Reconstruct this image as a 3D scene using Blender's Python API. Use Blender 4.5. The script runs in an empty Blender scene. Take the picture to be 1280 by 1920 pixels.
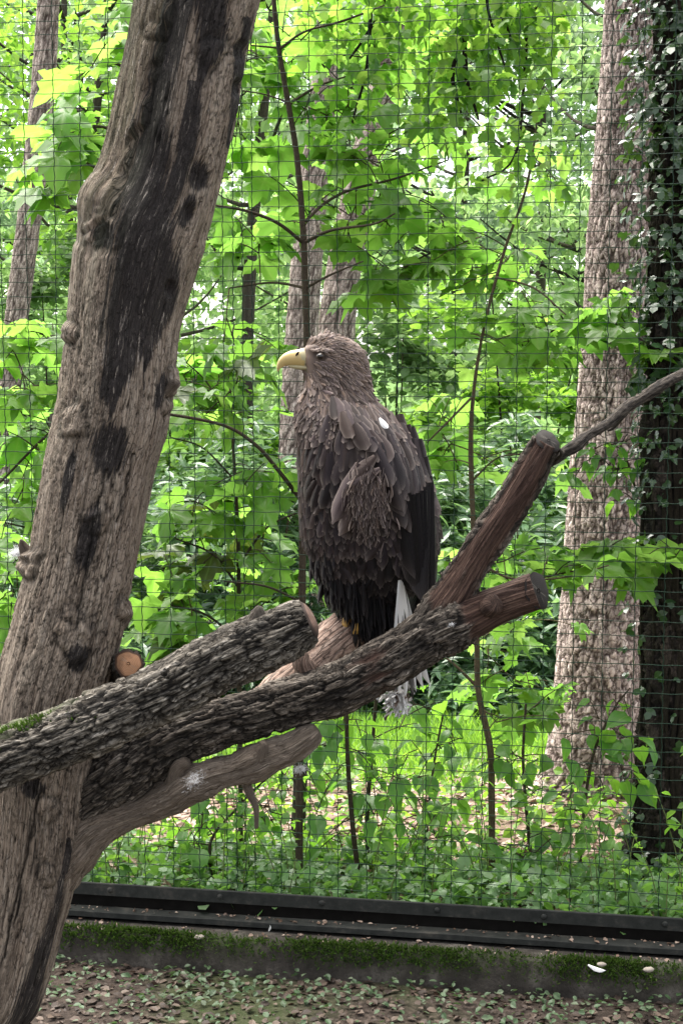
import bpy, math, random
import numpy as np
R = math.radians
rng = np.random.default_rng(11); random.seed(11)
scene = bpy.context.scene

# ------------------------------------------------------------------ camera, world, sun, exposure
F = 3000.0                      # focal length in photograph pixels (1280 x 1920)
CAMZ = 2.12
PITCH = math.atan(300.0 / F)    # horizon lies at pixel row 660
cam = bpy.data.cameras.new('camera'); camo = bpy.data.objects.new('camera', cam)
scene.collection.objects.link(camo); scene.camera = camo
camo.location = (0, 0, CAMZ); camo.rotation_euler = (math.pi/2 - PITCH, 0, 0)
cam.sensor_fit = 'VERTICAL'; cam.sensor_height = 24.0; cam.lens = 24.0 * F / 1920
cam.clip_start = 0.05; cam.clip_end = 2000

SUN_EL, SUN_AZ = 66.0, -30.0    # degrees; azimuth from +Y (ahead), negative = to the left
world = bpy.data.worlds.new('World'); scene.world = world; world.use_nodes = True
wn = world.node_tree.nodes; wl = world.node_tree.links
bg = wn['Background']
sky = wn.new('ShaderNodeTexSky'); sky.sky_type = 'NISHITA'; sky.sun_disc = False
sky.sun_elevation = R(SUN_EL); sky.sun_rotation = R(SUN_AZ)
sky.air_density = 1.0; sky.dust_density = 2.0; sky.ozone_density = 0.6
hs = wn.new('ShaderNodeHueSaturation'); hs.inputs['Saturation'].default_value = 0.25   # thin overcast
wl.new(sky.outputs[0], hs.inputs['Color']); wl.new(hs.outputs[0], bg.inputs[0])
bg.inputs[1].default_value = 0.15
sun = bpy.data.lights.new('sun', 'SUN'); sun.energy = 5.0; sun.angle = R(60); sun.color = (1.0, 0.955, 0.88)
suno = bpy.data.objects.new('sun', sun); scene.collection.objects.link(suno)
_az, _el = R(SUN_AZ), R(SUN_EL)
from mathutils import Vector, Matrix
suno.rotation_euler = Vector((math.sin(_az)*math.cos(_el), math.cos(_az)*math.cos(_el), math.sin(_el))).to_track_quat('Z', 'Y').to_euler()
suno.location = (-3, 8, 12)
vs = scene.view_settings
vs.view_transform = 'Standard'; vs.look = 'None'; vs.gamma = 1.0; vs.use_curve_mapping = False
vs.exposure = 1.75
cy = scene.cycles
cy.max_bounces = 6; cy.diffuse_bounces = 3; cy.glossy_bounces = 1; cy.transmission_bounces = 5
cy.transparent_max_bounces = 6; cy.caustics_reflective = False; cy.caustics_refractive = False
cy.sample_clamp_indirect = 6.0

# ------------------------------------------------------------------ picture <-> place
cp, sp = math.cos(PITCH), math.sin(PITCH)
def ray(px, py):
    a, b = (np.asarray(px, float)-640)/F, -(np.asarray(py, float)-960)/F
    return np.stack(np.broadcast_arrays(a, cp + b*sp, -sp + b*cp), -1)
def P(px, py, Y):
    d = ray(px, py); t = np.asarray(Y, float)/d[..., 1]
    return d*t[..., None] + np.array([0, 0, CAMZ])
FK, FY = 0.18, 5.56             # fence plane: Y = FY - FK * X
def fence_y(X): return FY - FK*np.asarray(X, float)

# ------------------------------------------------------------------ noise (vectorised)
_perm = np.random.default_rng(3).permutation(4096)
def _h(ix, iy, iz):
    return _perm[(_perm[(_perm[ix & 4095] + iy) & 4095] + iz) & 4095]
def vnoise(p):                  # smooth value noise, -1..1
    p = np.asarray(p, float); i = np.floor(p).astype(int); f = p-i; f = f*f*f*(f*(f*6-15)+10)
    out = 0
    for dx in (0, 1):
        wx = f[..., 0] if dx else 1-f[..., 0]
        for dy in (0, 1):
            wy = f[..., 1] if dy else 1-f[..., 1]
            for dz in (0, 1):
                wz = f[..., 2] if dz else 1-f[..., 2]
                out = out + wx*wy*wz*(_h(i[..., 0]+dx, i[..., 1]+dy, i[..., 2]+dz)/2047.5-1)
    return out
def fbm(p, o=4, g=0.5):
    p = np.asarray(p, float); s, a, t = 0, 1.0, 0
    for _ in range(o):
        s = s + a*vnoise(p); t += a; a *= g; p = p*2.03+17.3
    return s/t
def worley(p, jit=0.9):         # F1, F2, cell id in 3-D
    p = np.asarray(p, float); i = np.floor(p).astype(int)
    f1 = np.full(p.shape[:-1], 9.0); f2 = f1.copy(); cid = np.zeros(p.shape[:-1])
    for dx in (-1, 0, 1):
        for dy in (-1, 0, 1):
            for dz in (-1, 0, 1):
                c = i+np.array([dx, dy, dz]); h = _h(c[..., 0], c[..., 1], c[..., 2])
                q = c + 0.5 + jit*(np.stack([_perm[h], _perm[(h+911) & 4095], _perm[(h+1777) & 4095]], -1)/4095.0-0.5)
                d = np.sqrt(((q-p)**2).sum(-1))
                m = d < f1
                f2 = np.where(m, f1, np.minimum(f2, d)); cid = np.where(m, h/4095.0, cid); f1 = np.where(m, d, f1)
    return f1, f2, cid
def sstep(a, b, x):
    t = np.clip((np.asarray(x, float)-a)/(b-a), 0, 1); return t*t*(3-2*t)

# ------------------------------------------------------------------ mesh + object helpers
def mesh(name, verts, faces, mat=None, attrs=None, smooth=True, uv=None):
    """faces: list of (n,k) index arrays"""
    me = bpy.data.meshes.new(name); verts = np.asarray(verts, np.float32)
    if not isinstance(faces, list): faces = [faces]
    faces = [np.asarray(f, np.int32) for f in faces if len(f)]
    me.vertices.add(len(verts)); me.vertices.foreach_set('co', verts.ravel())
    idx = np.concatenate([f.ravel() for f in faces]); tot = np.concatenate([np.full(len(f), f.shape[1], np.int32) for f in faces])
    st = np.concatenate([[0], np.cumsum(tot)[:-1]]).astype(np.int32)
    me.loops.add(len(idx)); me.loops.foreach_set('vertex_index', idx)
    me.polygons.add(len(tot)); me.polygons.foreach_set('loop_start', st)
    try: me.polygons.foreach_set('loop_total', tot)
    except Exception: pass
    me.polygons.foreach_set('use_smooth', np.full(len(tot), smooth, bool))
    for k, v in (attrs or {}).items():
        a = me.attributes.new(k, 'FLOAT', 'POINT'); a.data.foreach_set('value', np.asarray(v, np.float32).ravel())
    me.update(calc_edges=True); me.validate()
    if mat: me.materials.append(mat)
    return me
def link(o):
    scene.collection.objects.link(o); return o
def tag(o, label=None, cat=None, group=None, kind=None):
    for k, v in (('label', label), ('category', cat), ('group', group), ('kind', kind)):
        if v: o[k] = v
    return o
def root(name, loc, label, cat, group=None):
    o = link(bpy.data.objects.new(name, None)); o.location = Vector(loc); o.empty_display_size = 0.1
    return tag(o, label, cat, group)
def part(name, me, parent=None, kind=None, world=True):
    """mesh given in world space; placed under its parent"""
    o = link(bpy.data.objects.new(name, me))
    if parent is not None:
        o.parent = parent
        if world:
            w = Vector((0, 0, 0)); q = parent
            while q is not None: w = w + q.location; q = q.parent
            o.location = -w
    return tag(o, kind=kind)
class MB:                       # collects pieces into one mesh
    def __init__(s): s.v = []; s.f = {}; s.a = {}; s.n = 0
    def add(self, v, faces, **attrs):
        s = self; v = np.asarray(v, float).reshape(-1, 3)
        if not isinstance(faces, list): faces = [faces]
        for f in faces:
            f = np.asarray(f, int)
            if len(f): s.f.setdefault(f.shape[1], []).append(f+s.n)
        for k, x in attrs.items():
            s.a.setdefault(k, []).append(np.broadcast_to(np.asarray(x, float), (len(v),)))
        s.v.append(v); s.n += len(v)
    def mesh(s, name, mat, smooth=True):
        return mesh(name, np.concatenate(s.v), [np.concatenate(x) for x in s.f.values()], mat, {k: np.concatenate(x) for k, x in s.a.items()}, smooth)
def grid_faces(nr, nc, wrap=False):
    r = np.arange(nr-1)[:, None]; c = np.arange(nc if wrap else nc-1)[None, :]; c2 = (c+1) % nc
    return np.stack([r*nc+c, r*nc+c2, (r+1)*nc+c2, (r+1)*nc+c], -1).reshape(-1, 4)
def resample(pts, n, extra=None):
    """Catmull-Rom through pts, n samples by arc length"""
    p = np.asarray(pts, float); m = len(p)
    pp = np.vstack([2*p[0]-p[1], p, 2*p[-1]-p[-2]])
    t = np.linspace(0, m-1, max(24*m, n)); i = np.minimum(t.astype(int), m-2); u = (t-i)[:, None]
    a, b, c, d = pp[i], pp[i+1], pp[i+2], pp[i+3]
    q = 0.5*((2*b)+(-a+c)*u+(2*a-5*b+4*c-d)*u*u+(-a+3*b-3*c+d)*u**3)
    L = np.concatenate([[0], np.cumsum(np.linalg.norm(np.diff(q[:, :3], axis=0), axis=1))])
    s = np.linspace(0, L[-1], n)
    return np.stack([np.interp(s, L, q[:, k]) for k in range(q.shape[1])], -1), s
def frames(c):
    t = np.gradient(c, axis=0); t /= np.linalg.norm(t, axis=1)[:, None]
    up = np.array([0, -1.0, 0.03]); n = np.zeros_like(c)
    for i in range(len(c)):
        if i == 0: v = up
        else: v = n[i-1]
        v = v - t[i]*np.dot(v, t[i]); n[i] = v/np.linalg.norm(v)
    return t, n, np.cross(t, n)
def tube(pts, n, seg, disp=None, cap=True):
    """pts rows: x,y,z,r. returns verts, faces, theta, s   (theta 0 faces the camera side)"""
    q, s = resample(pts, n); c, r = q[:, :3], q[:, 3]
    t, nn, bb = frames(c); th = np.arange(seg)*2*math.pi/seg
    T, S = np.meshgrid(th, s); dirs = nn[:, None]*np.cos(T)[..., None]+bb[:, None]*np.sin(T)[..., None]
    rad = np.repeat(r[:, None], seg, 1); base = c[:, None]+dirs*rad[..., None]
    if disp is not None: rad = rad+disp(base, T, S, rad)
    v = (c[:, None]+dirs*rad[..., None])
    f = [grid_faces(n, seg, True)]
    v = v.reshape(-1, 3); th_, s_ = T.ravel(), S.ravel()
    if cap:
        v = np.vstack([v, c[0], c[-1]]); k = n*seg; a = np.arange(seg); b = (a+1) % seg
        f.append(np.concatenate([np.stack([np.full(seg, k), b, a], -1), np.stack([np.full(seg, k+1), (n-1)*seg+a, (n-1)*seg+b], -1)]))
        th_ = np.append(th_, [0, 0]); s_ = np.append(s_, [s[0], s[-1]])
    return v, f, th_, s_
def pxtube(rows):               # rows: px, py, Y, r_px  ->  x,y,z,r
    a = np.asarray(rows, float); p = P(a[:, 0], a[:, 1], a[:, 2]); return np.column_stack([p, a[:, 3]*a[:, 2]/F])

# ------------------------------------------------------------------ materials
class N:
    def __init__(s, name):
        s.m = bpy.data.materials.new(name); s.m.use_nodes = True; s.t = s.m.node_tree; s.b = s.t.nodes['Principled BSDF']; s.out = s.t.nodes['Material Output']
    def n(s, typ, ins=None, **kw):
        x = s.t.nodes.new('ShaderNode'+typ)
        for k, v in kw.items(): setattr(x, k, v)
        for k, v in (ins or {}).items(): s.set(x.inputs[k], v)
        return x
    def set(s, sock, v):
        if hasattr(v, 'links') or hasattr(v, 'is_output'): s.t.links.new(v, sock)
        elif isinstance(v, tuple) and len(v) == 3 and sock.type == 'RGBA': sock.default_value = (*v, 1)
        else: sock.default_value = v
    def attr(s, name): return s.n('Attribute', attribute_name=name).outputs['Fac']
    def math(s, op, a, b=0.0, c=0.0, clamp=False):
        x = s.n('Math', operation=op, use_clamp=clamp); s.set(x.inputs[0], a); s.set(x.inputs[1], b); s.set(x.inputs[2], c); return x.outputs[0]
    def mix(s, f, a, b, blend='MIX'):
        x = s.n('Mix', data_type='RGBA', blend_type=blend); s.set(x.inputs[0], f); s.set(x.inputs[6], a); s.set(x.inputs[7], b); return x.outputs[2]
    def ramp(s, f, stops, interp='LINEAR'):
        x = s.n('ValToRGB'); s.set(x.inputs[0], f); e = x.color_ramp.elements; x.color_ramp.interpolation = interp
        while len(e) < len(stops): e.new(0.5)
        for i, (p, c) in enumerate(stops):
            e[i].position = p; e[i].color = (*c, 1) if isinstance(c, tuple) else (c, c, c, 1)
        return x.outputs[0]
    def noise(s, scale, detail=4, rough=0.55, vec=None, out=0, dist=0.0):
        x = s.n('TexNoise', {'Scale': scale, 'Detail': detail, 'Roughness': rough, 'Distortion': dist})
        s.set(x.inputs['Vector'], vec if vec is not None else s.n('NewGeometry').outputs['Position'])
        return x.outputs[out]
    def vor(s, vec, scale=1.0, rnd=1.0, warp=.35):
        nz = s.n('TexNoise', {'Scale': 2.2, 'Detail': 3.0}); s.set(nz.inputs['Vector'], vec)
        w = s.n('VectorMath', operation='SCALE'); s.set(w.inputs[0], nz.outputs['Color']); w.inputs['Scale'].default_value = warp*2
        a = s.n('VectorMath', operation='ADD'); s.set(a.inputs[0], vec); s.set(a.inputs[1], w.outputs[0])
        x = s.n('TexVoronoi', {'Scale': scale, 'Randomness': rnd}, feature='DISTANCE_TO_EDGE'); s.set(x.inputs['Vector'], a.outputs[0]); return x.outputs['Distance']
    def objco(s, scale=(1, 1, 1)):
        g = s.n('NewGeometry').outputs['Position']
        m = s.n('Mapping'); s.set(m.inputs[0], g); m.inputs['Scale'].default_value = scale; return m.outputs[0]
    def comb(s, x, y, z=0.0):
        c = s.n('CombineXYZ'); s.set(c.inputs[0], x); s.set(c.inputs[1], y); s.set(c.inputs[2], z); return c.outputs[0]
    def bump(s, h, strength=0.5, dist=0.01):
        b = s.n('Bump', {'Strength': strength, 'Distance': dist}); s.set(b.inputs['Height'], h); s.set(s.b.inputs['Normal'], b.outputs[0]); return b
    def base(s, c, rough=0.8, spec=0.3):
        s.set(s.b.inputs['Base Color'], c); s.set(s.b.inputs['Roughness'], rough); s.b.inputs['Specular IOR Level'].default_value = spec; return s.m

def grain_coords(k, us, vs_):   # along-the-wood coordinates from mesh attributes th (angle) and s (metres)
    th, s = k.attr('th'), k.attr('s')
    return k.comb(k.math('MULTIPLY', k.math('COSINE', th), us), k.math('MULTIPLY', k.math('SINE', th), us), k.math('MULTIPLY', s, vs_))

def leaf_mat(name, cols, trans, tmix=0.5, rough=0.42, spec=0.4, attr=None, vein=True):
    k = N(name)
    rnd = k.attr(attr) if attr else k.n('ObjectInfo').outputs['Random']
    col = k.ramp(rnd, [(i/(len(cols)-1), c) for i, c in enumerate(cols)])
    tcol = k.ramp(rnd, [(i/(len(trans)-1), c) for i, c in enumerate(trans)])
    nz = k.noise(9.0, 3, 0.6)
    f = k.math('MULTIPLY_ADD', nz, 0.7, 0.65)
    col = k.mix(1.0, col, k.comb(f, f, f), 'MULTIPLY'); tcol = k.mix(1.0, tcol, k.comb(f, f, f), 'MULTIPLY')
    if vein:
        v = k.math('POWER', k.attr('vein'), 6.0); vf = k.math('MULTIPLY', v, 0.5)
        tcol = k.mix(vf, tcol, (0.30, 0.42, 0.10)); col = k.mix(vf, col, (0.22, 0.30, 0.10))
    k.base(col, rough, spec)
    tr = k.n('BsdfTranslucent'); k.set(tr.inputs[0], tcol)
    mx = k.n('MixShader'); mx.inputs[0].default_value = tmix
    k.t.links.new(k.b.outputs[0], mx.inputs[1]); k.t.links.new(tr.outputs[0], mx.inputs[2]); k.t.links.new(mx.outputs[0], k.out.inputs[0])
    return k.m
M = {}
M['maple'] = leaf_mat('maple_leaf', [(.06, .15, .012), (.085, .19, .016), (.07, .17, .02), (.10, .20, .02)], [(.21, .45, .05), (.26, .50, .07), (.22, .47, .07), (.31, .51, .09)], 0.58)
M['mapleold'] = leaf_mat('maple_leaf_dull', [(.06, .08, .02), (.05, .09, .02)], [(.16, .20, .03), (.13, .2, .03)], 0.45)
M['broad'] = leaf_mat('broad_leaf', [(.04, .12, .015), (.06, .16, .02), (.05, .13, .03)], [(.18, .42, .03), (.24, .50, .04), (.16, .38, .04)], 0.5)
M['ivy'] = leaf_mat('ivy_leaf', [(.018, .045, .014), (.03, .07, .02), (.025, .055, .025)], [(.04, .10, .015), (.07, .14, .02)], 0.22, 0.26, 0.7)
M['cover'] = leaf_mat('ground_cover_leaf', [(.05, .12, .03), (.075, .17, .04), (.10, .19, .07), (.13, .20, .10)], [(.16, .34, .04), (.22, .42, .07)], 0.4, 0.4, 0.5, 'tone', False)
M['crownA'] = leaf_mat('crown_leaf', [(.05, .12, .02), (.075, .16, .03), (.10, .19, .04), (.12, .20, .05)], [(.22, .46, .04), (.30, .55, .06), (.36, .56, .09)], 0.55, 0.5, 0.4, 'tone', False)
M['crownB'] = leaf_mat('faded_far_crown_leaf', [(.10, .17, .07), (.13, .21, .09), (.17, .25, .12), (.20, .27, .15)], [(.30, .50, .16), (.38, .58, .20), (.46, .62, .26)], 0.55, 0.5, 0.5, 'tone', False)  # leaf colour paled in place of haze and sky sheen over distance
M['crownC'] = leaf_mat('hazed_crown_leaf', [(.10, .16, .10), (.13, .19, .13), (.17, .23, .16)], [(.26, .42, .20), (.34, .48, .26)], 0.5, 0.5, 0.5, 'tone', False)  # bluish paleness of distant air put into the leaf colour
M['rhodo'] = leaf_mat('rhododendron_leaf', [(.08, .15, .08), (.11, .19, .10), (.14, .22, .13)], [(.2, .36, .10), (.26, .44, .13)], 0.4, 0.28, 0.8, 'tone', False)
M['grass'] = leaf_mat('grass_blade', [(.06, .15, .02), (.09, .20, .025), (.12, .22, .04)], [(.2, .42, .03), (.3, .5, .05)], 0.5, 0.5, 0.3, 'tone', False)
M['weedstem'] = None
M['seedl'] = leaf_mat('seedling_leaf', [(.03, .06, .022), (.045, .085, .033), (.065, .10, .05), (.10, .12, .075)], [(.08, .15, .04), (.12, .2, .06)], .25, .5, .4, 'tone', False)
M['weed'] = leaf_mat('weed_leaf', [(.05, .13, .02), (.08, .17, .03), (.10, .19, .05)], [(.2, .42, .04), (.28, .5, .06)], .5, .45, .4, 'tone', False)
M['moss'] = leaf_mat('moss_tuft', [(.02, .045, .008), (.035, .07, .012), (.06, .09, .02)], [(.05, .1, .01), (.08, .14, .02)], 0.3, 0.8, 0.1, 'tone', False)

def wood_mat():                 # weathered dead trunk: stains, pale wood, charred and barky zones from mesh masks
    k = N('weathered_dead_wood')
    g1 = k.noise(1.0, 6, 0.65, grain_coords(k, 5.0, 5.0)); g2 = k.noise(1.0, 5, 0.7, grain_coords(k, 24.0, 7.0)); g3 = k.noise(1.0, 4, 0.7, grain_coords(k, 10.0, 60.0))
    fine = k.noise(140.0, 4, 0.7)
    c = k.ramp(g1, [(0.26, (.09, .064, .048)), (0.40, (.195, .145, .108)), (0.55, (.29, .225, .172)), (0.72, (.43, .355, .28))])
    c = k.mix(k.math('MULTIPLY', k.ramp(g2, [(.42, 0.0), (.62, 1.0)]), .55), c, (.36, .30, .245))
    c = k.mix(k.math('MULTIPLY', k.ramp(g2, [(.33, 1.0), (.44, 0.0)]), .85), c, (.035, .024, .020))
    c = k.mix(k.math('MULTIPLY', k.ramp(g3, [(.36, 1.0), (.43, 0.0)]), .5), c, (.06, .042, .034))
    zone = k.noise(1.0, 3, .6, grain_coords(k, 2.2, 3.5))
    v1 = k.vor(grain_coords(k, 13, 22)); v2 = k.vor(grain_coords(k, 26, 60)); v3 = k.vor(grain_coords(k, 16, 4.5), warp=.6)
    chk = k.math('MULTIPLY', k.ramp(v1, [(.0, 1.0), (.05, 0.0)]), k.ramp(zone, [(.42, 0.0), (.52, 1.0)]))
    chk2 = k.math('MULTIPLY', k.ramp(v2, [(.0, .8), (.07, 0.0)]), k.ramp(zone, [(.40, 1.0), (.50, 0.0)]))
    spl = k.ramp(v3, [(.0, .9), (.025, 0.0)])
    lines = k.math('MAXIMUM', spl, k.math('MAXIMUM', chk, chk2))
    pale = k.math('ADD', k.attr('pale'), k.math('MULTIPLY', k.math('SUBTRACT', g2, .5), 1.3))
    c = k.mix(k.ramp(pale, [(.45, 0.0), (.8, .85)]), c, k.mix(fine, (.30, .235, .18), (.50, .42, .34)))
    bark = k.attr('bark')
    c = k.mix(bark, c, k.ramp(k.noise(1.0, 6, .7, grain_coords(k, 30.0, 12.0)), [(.35, (.045, .033, .024)), (.5, (.14, .105, .075)), (.68, (.25, .20, .15))]))
    st = k.math('ADD', k.attr('stain'), k.math('MULTIPLY', k.math('SUBTRACT', k.math('MULTIPLY_ADD', g2, .7, k.math('MULTIPLY', g1, .3)), .5), 3.4))
    c = k.mix(k.ramp(st, [(.36, 0.0), (.60, .94)]), c, k.mix(fine, (.007, .006, .0065), (.03, .025, .027)))
    fl = k.math('MULTIPLY', k.ramp(k.noise(1.0, 5, .75, grain_coords(k, 26, 26)), [(.56, 0.0), (.64, 1.0)]), k.ramp(k.noise(1.0, 2, .5, grain_coords(k, 6, 3)), [(.42, 0.0), (.58, .85)]))
    c = k.mix(fl, c, (.42, .36, .31))
    c = k.mix(k.math('MULTIPLY', lines, .62), c, (.018, .013, .011))
    c = k.mix(k.attr('crack'), c, (.010, .008, .007))
    mossy = k.math('MULTIPLY', k.attr('green'), k.ramp(g1, [(.4, 0.0), (.6, 1.0)]))
    c = k.mix(mossy, c, (.06, .075, .03))
    k.bump(k.math('SUBTRACT', k.math('ADD', k.math('MULTIPLY', g2, .9), k.math('ADD', k.math('MULTIPLY', g3, .5), k.math('MULTIPLY', fine, .45))), k.math('MULTIPLY', lines, .7)), 1.0, .009)
    return k.base(c, .85, .25)
M['wood'] = wood_mat()
def bark_mat(name, lo, mid, hi, crev=(.012, .010, .009), us=16, vs_=10, dist=.006):
    k = N(name)
    n1 = k.noise(1.0, 6, .65, grain_coords(k, us, vs_)); fine = k.noise(120.0, 4, .7)
    c = k.ramp(n1, [(.3, lo), (.5, mid), (.7, hi)])
    c = k.mix(k.math('MULTIPLY', k.ramp(fine, [(.4, 1.0), (.55, 0.0)]), .5), c, lo)
    cell = k.attr('cell'); f = k.math('MULTIPLY_ADD', cell, 1.25, .38)
    c = k.mix(1.0, c, k.comb(f, f, f), 'MULTIPLY')
    v1 = k.vor(grain_coords(k, us*.55, vs_*2.4)); ln = k.ramp(v1, [(.0, 1.0), (.09, 0.0)])
    c = k.mix(k.math('MULTIPLY', ln, .75), c, crev)
    c = k.mix(k.attr('crack'), c, crev)
    c = k.mix(k.math('MULTIPLY', k.attr('bare'), k.ramp(n1, [(.25, .55), (.5, 1.0)])), c, k.ramp(k.noise(1.0, 5, .6, grain_coords(k, 9, 4)), [(.3, (.020, .011, .009)), (.5, (.062, .034, .026)), (.7, (.17, .105, .078))]))
    c = k.mix(k.math('MULTIPLY', k.attr('green'), k.ramp(k.noise(1.0, 4, .6, grain_coords(k, 9, 20)), [(.38, 0.0), (.55, 1.0)])), c, k.mix(fine, (.03, .055, .012), (.10, .15, .035)))
    k.bump(k.math('SUBTRACT', k.math('ADD', n1, k.math('MULTIPLY', fine, .5)), k.math('MULTIPLY', ln, .6)), .9, dist)
    return k.base(c, .88, .2)
M['logbark'] = bark_mat('grey_log_bark', (.030, .023, .018), (.095, .078, .063), (.30, .26, .22))
M['logpale'] = bark_mat('pale_grey_log_bark', (.045, .038, .030), (.14, .122, .10), (.38, .345, .30))
M['pinebark'] = bark_mat('pine_bark', (.26, .19, .17), (.46, .37, .335), (.64, .55, .51), (.06, .04, .035), 10, 10)
M['darkbark'] = bark_mat('dark_ivy_trunk_bark', (.015, .011, .009), (.035, .026, .02), (.07, .055, .045))
M['farbark'] = bark_mat('far_trunk_bark', (.05, .04, .035), (.10, .08, .07), (.18, .15, .13))
M['sapbark'] = bark_mat('sapling_bark', (.045, .034, .022), (.10, .075, .048), (.17, .13, .085))
M['tanbark'] = bark_mat('tan_sapling_bark', (.09, .065, .035), (.16, .12, .07), (.22, .17, .10))
M['palewood'] = bark_mat('pale_barkless_wood', (.16, .10, .075), (.33, .23, .18), (.50, .39, .32), us=7, vs_=5)
def cut_mat(name, lo, hi, rim):
    k = N(name); r = k.attr('rad'); a = k.noise(60.0, 4, .6); an = k.attr('ang')
    rc = k.ramp(k.noise(1.0, 2, .6, k.comb(k.math('MULTIPLY', k.math('COSINE', an), 3.2), k.math('MULTIPLY', k.math('SINE', an), 3.2), k.math('MULTIPLY', r, .35))), [(.60, 0.0), (.66, 1.0)])
    rings = k.math('FRACT', k.math('ADD', k.math('MULTIPLY', r, 9.0), k.math('MULTIPLY', a, .8)))
    c = k.mix(rings, lo, hi); c = k.mix(k.ramp(k.noise(14.0, 4, .6), [(.45, 0.0), (.6, .8)]), c, rim)
    c = k.mix(k.math('MULTIPLY', rc, k.ramp(r, [(.1, 1.0), (.75, 0.0)])), c, (.20, .18, .15))
    c = k.mix(k.ramp(r, [(.80, 0.0), (.90, 1.0)]), c, rim); k.bump(rings, .3, .002)
    return k.base(c, .8, .2)
M['cutdark'] = cut_mat('weathered_cut_end', (.010, .009, .008), (.030, .026, .022), (.012, .009, .008))
M['cutold'] = cut_mat('old_broken_end', (.07, .042, .032), (.16, .10, .075), (.03, .02, .016))
M['cutfresh'] = cut_mat('orange_cut_end', (.24, .115, .06), (.40, .22, .12), (.05, .026, .016))
def ground_mat():
    k = N('soil'); n1 = k.noise(5.0, 6, .65); n2 = k.noise(40.0, 5, .7); n3 = k.noise(1.3, 3, .5)
    c = k.ramp(n2, [(.3, (.012, .009, .007)), (.5, (.035, .026, .021)), (.7, (.08, .06, .05))])
    c = k.mix(k.ramp(n1, [(.45, 0.0), (.65, .6)]), c, (.05, .038, .03))
    c = k.mix(k.ramp(n3, [(.5, 0.0), (.62, .45)]), c, (.035, .06, .015))
    k.bump(k.math('ADD', n1, k.math('MULTIPLY', n2, .6)), .8, .02)
    return k.base(c, .95, .15)
M['soil'] = ground_mat()
def forest_mat():
    k = N('forest_floor'); n1 = k.noise(3.0, 6, .65); n2 = k.noise(30.0, 5, .7)
    c = k.ramp(n2, [(.3, (.09, .06, .045)), (.5, (.22, .155, .125)), (.7, (.38, .29, .25))])
    c = k.mix(k.ramp(n1, [(.42, 0.0), (.6, .8)]), c, (.15, .10, .08))
    c = k.mix(k.attr('green'), c, k.ramp(n2, [(.3, (.03, .07, .012)), (.7, (.08, .17, .025))]))
    k.bump(k.math('ADD', n1, n2), .7, .03)
    return k.base(c, .95, .15)
M['forest'] = forest_mat()
def concrete_mat():
    k = N('old_concrete'); n1 = k.noise(7.0, 6, .65); n2 = k.noise(60.0, 5, .7)
    c = k.ramp(n1, [(.3, (.018, .015, .013)), (.5, (.048, .041, .035)), (.7, (.13, .115, .10))])
    c = k.mix(k.ramp(n2, [(.35, .8), (.5, 0.0)]), c, (.035, .03, .026))
    c = k.mix(k.math('MULTIPLY', k.attr('green'), k.ramp(n2, [(.4, .2), (.6, 1.0)])), c, (.03, .045, .012))
    k.bump(k.math('ADD', n1, n2), .7, .01)
    return k.base(c, .92, .2)
M['concrete'] = concrete_mat()
def steel_mat():
    k = N('painted_dark_steel'); n1 = k.noise(22.0, 6, .7); n2 = k.noise(160.0, 3, .6)
    c = k.ramp(n1, [(.35, (.010, .011, .010)), (.55, (.020, .021, .019)), (.72, (.05, .045, .038))])
    k.bump(k.math('ADD', n1, k.math('MULTIPLY', n2, .5)), .35, .003)
    return k.base(c, k.math('MULTIPLY_ADD', n1, .3, .6), .2)
M['steel'] = steel_mat()
M['web'] = None
def plain(name, col, rough=.6, spec=.3, nscale=30.0, var=.5):
    k = N(name); n = k.noise(nscale, 4, .6); f = k.math('MULTIPLY_ADD', n, var*2, 1-var)
    return k.base(k.mix(1.0, col, k.comb(f, f, f), 'MULTIPLY'), rough, spec)
M['web'] = plain('grimy_web_plate', (.006, .0055, .005), .95, .05, 25, .7)
M['weedstem'] = plain('green_weed_stem', (.09, .12, .035), .7, .2, 30, .4)
M['wire'] = plain('green_coated_wire', (.005, .022, .011), .6, .2, 20, .4)
M['litter'] = leaf_mat('leaf_litter', [(.10, .06, .04), (.20, .13, .095), (.34, .25, .20), (.42, .33, .27)], [(.12, .07, .04), (.2, .12, .07)], .2, .6, .3, 'tone', False)
M['litterdark'] = leaf_mat('dark_leaf_litter', [(.025, .016, .012), (.04, .026, .019), (.065, .043, .032), (.13, .095, .072)], [(.04, .02, .01), (.06, .03, .02)], .15, .6, .3, 'tone', False)  # darker browns than the woodland litter
M['pebble'] = plain('pale_stone', (.26, .225, .19), .8, .2, 60, .4)
M['post'] = plain('dark_post_wood', (.022, .018, .014), .85, .2, 40, .5)
M['beak'] = plain('beak_horn', (.50, .37, .155), .38, .45, 25, .18)
M['cere'] = plain('cere_skin', (.42, .37, .22), .5, .35, 60, .2)
M['black'] = plain('dark_hollow', (.012, .010, .009), .7, .2)
M['eye'] = plain('eye_dark', (.010, .006, .004), .08, .6)
M['iris'] = plain('eye_rim', (.05, .035, .025), .45, .3)
M['legskin'] = plain('leg_scale_yellow', (.42, .24, .06), .5, .4, 120, .4)
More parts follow.
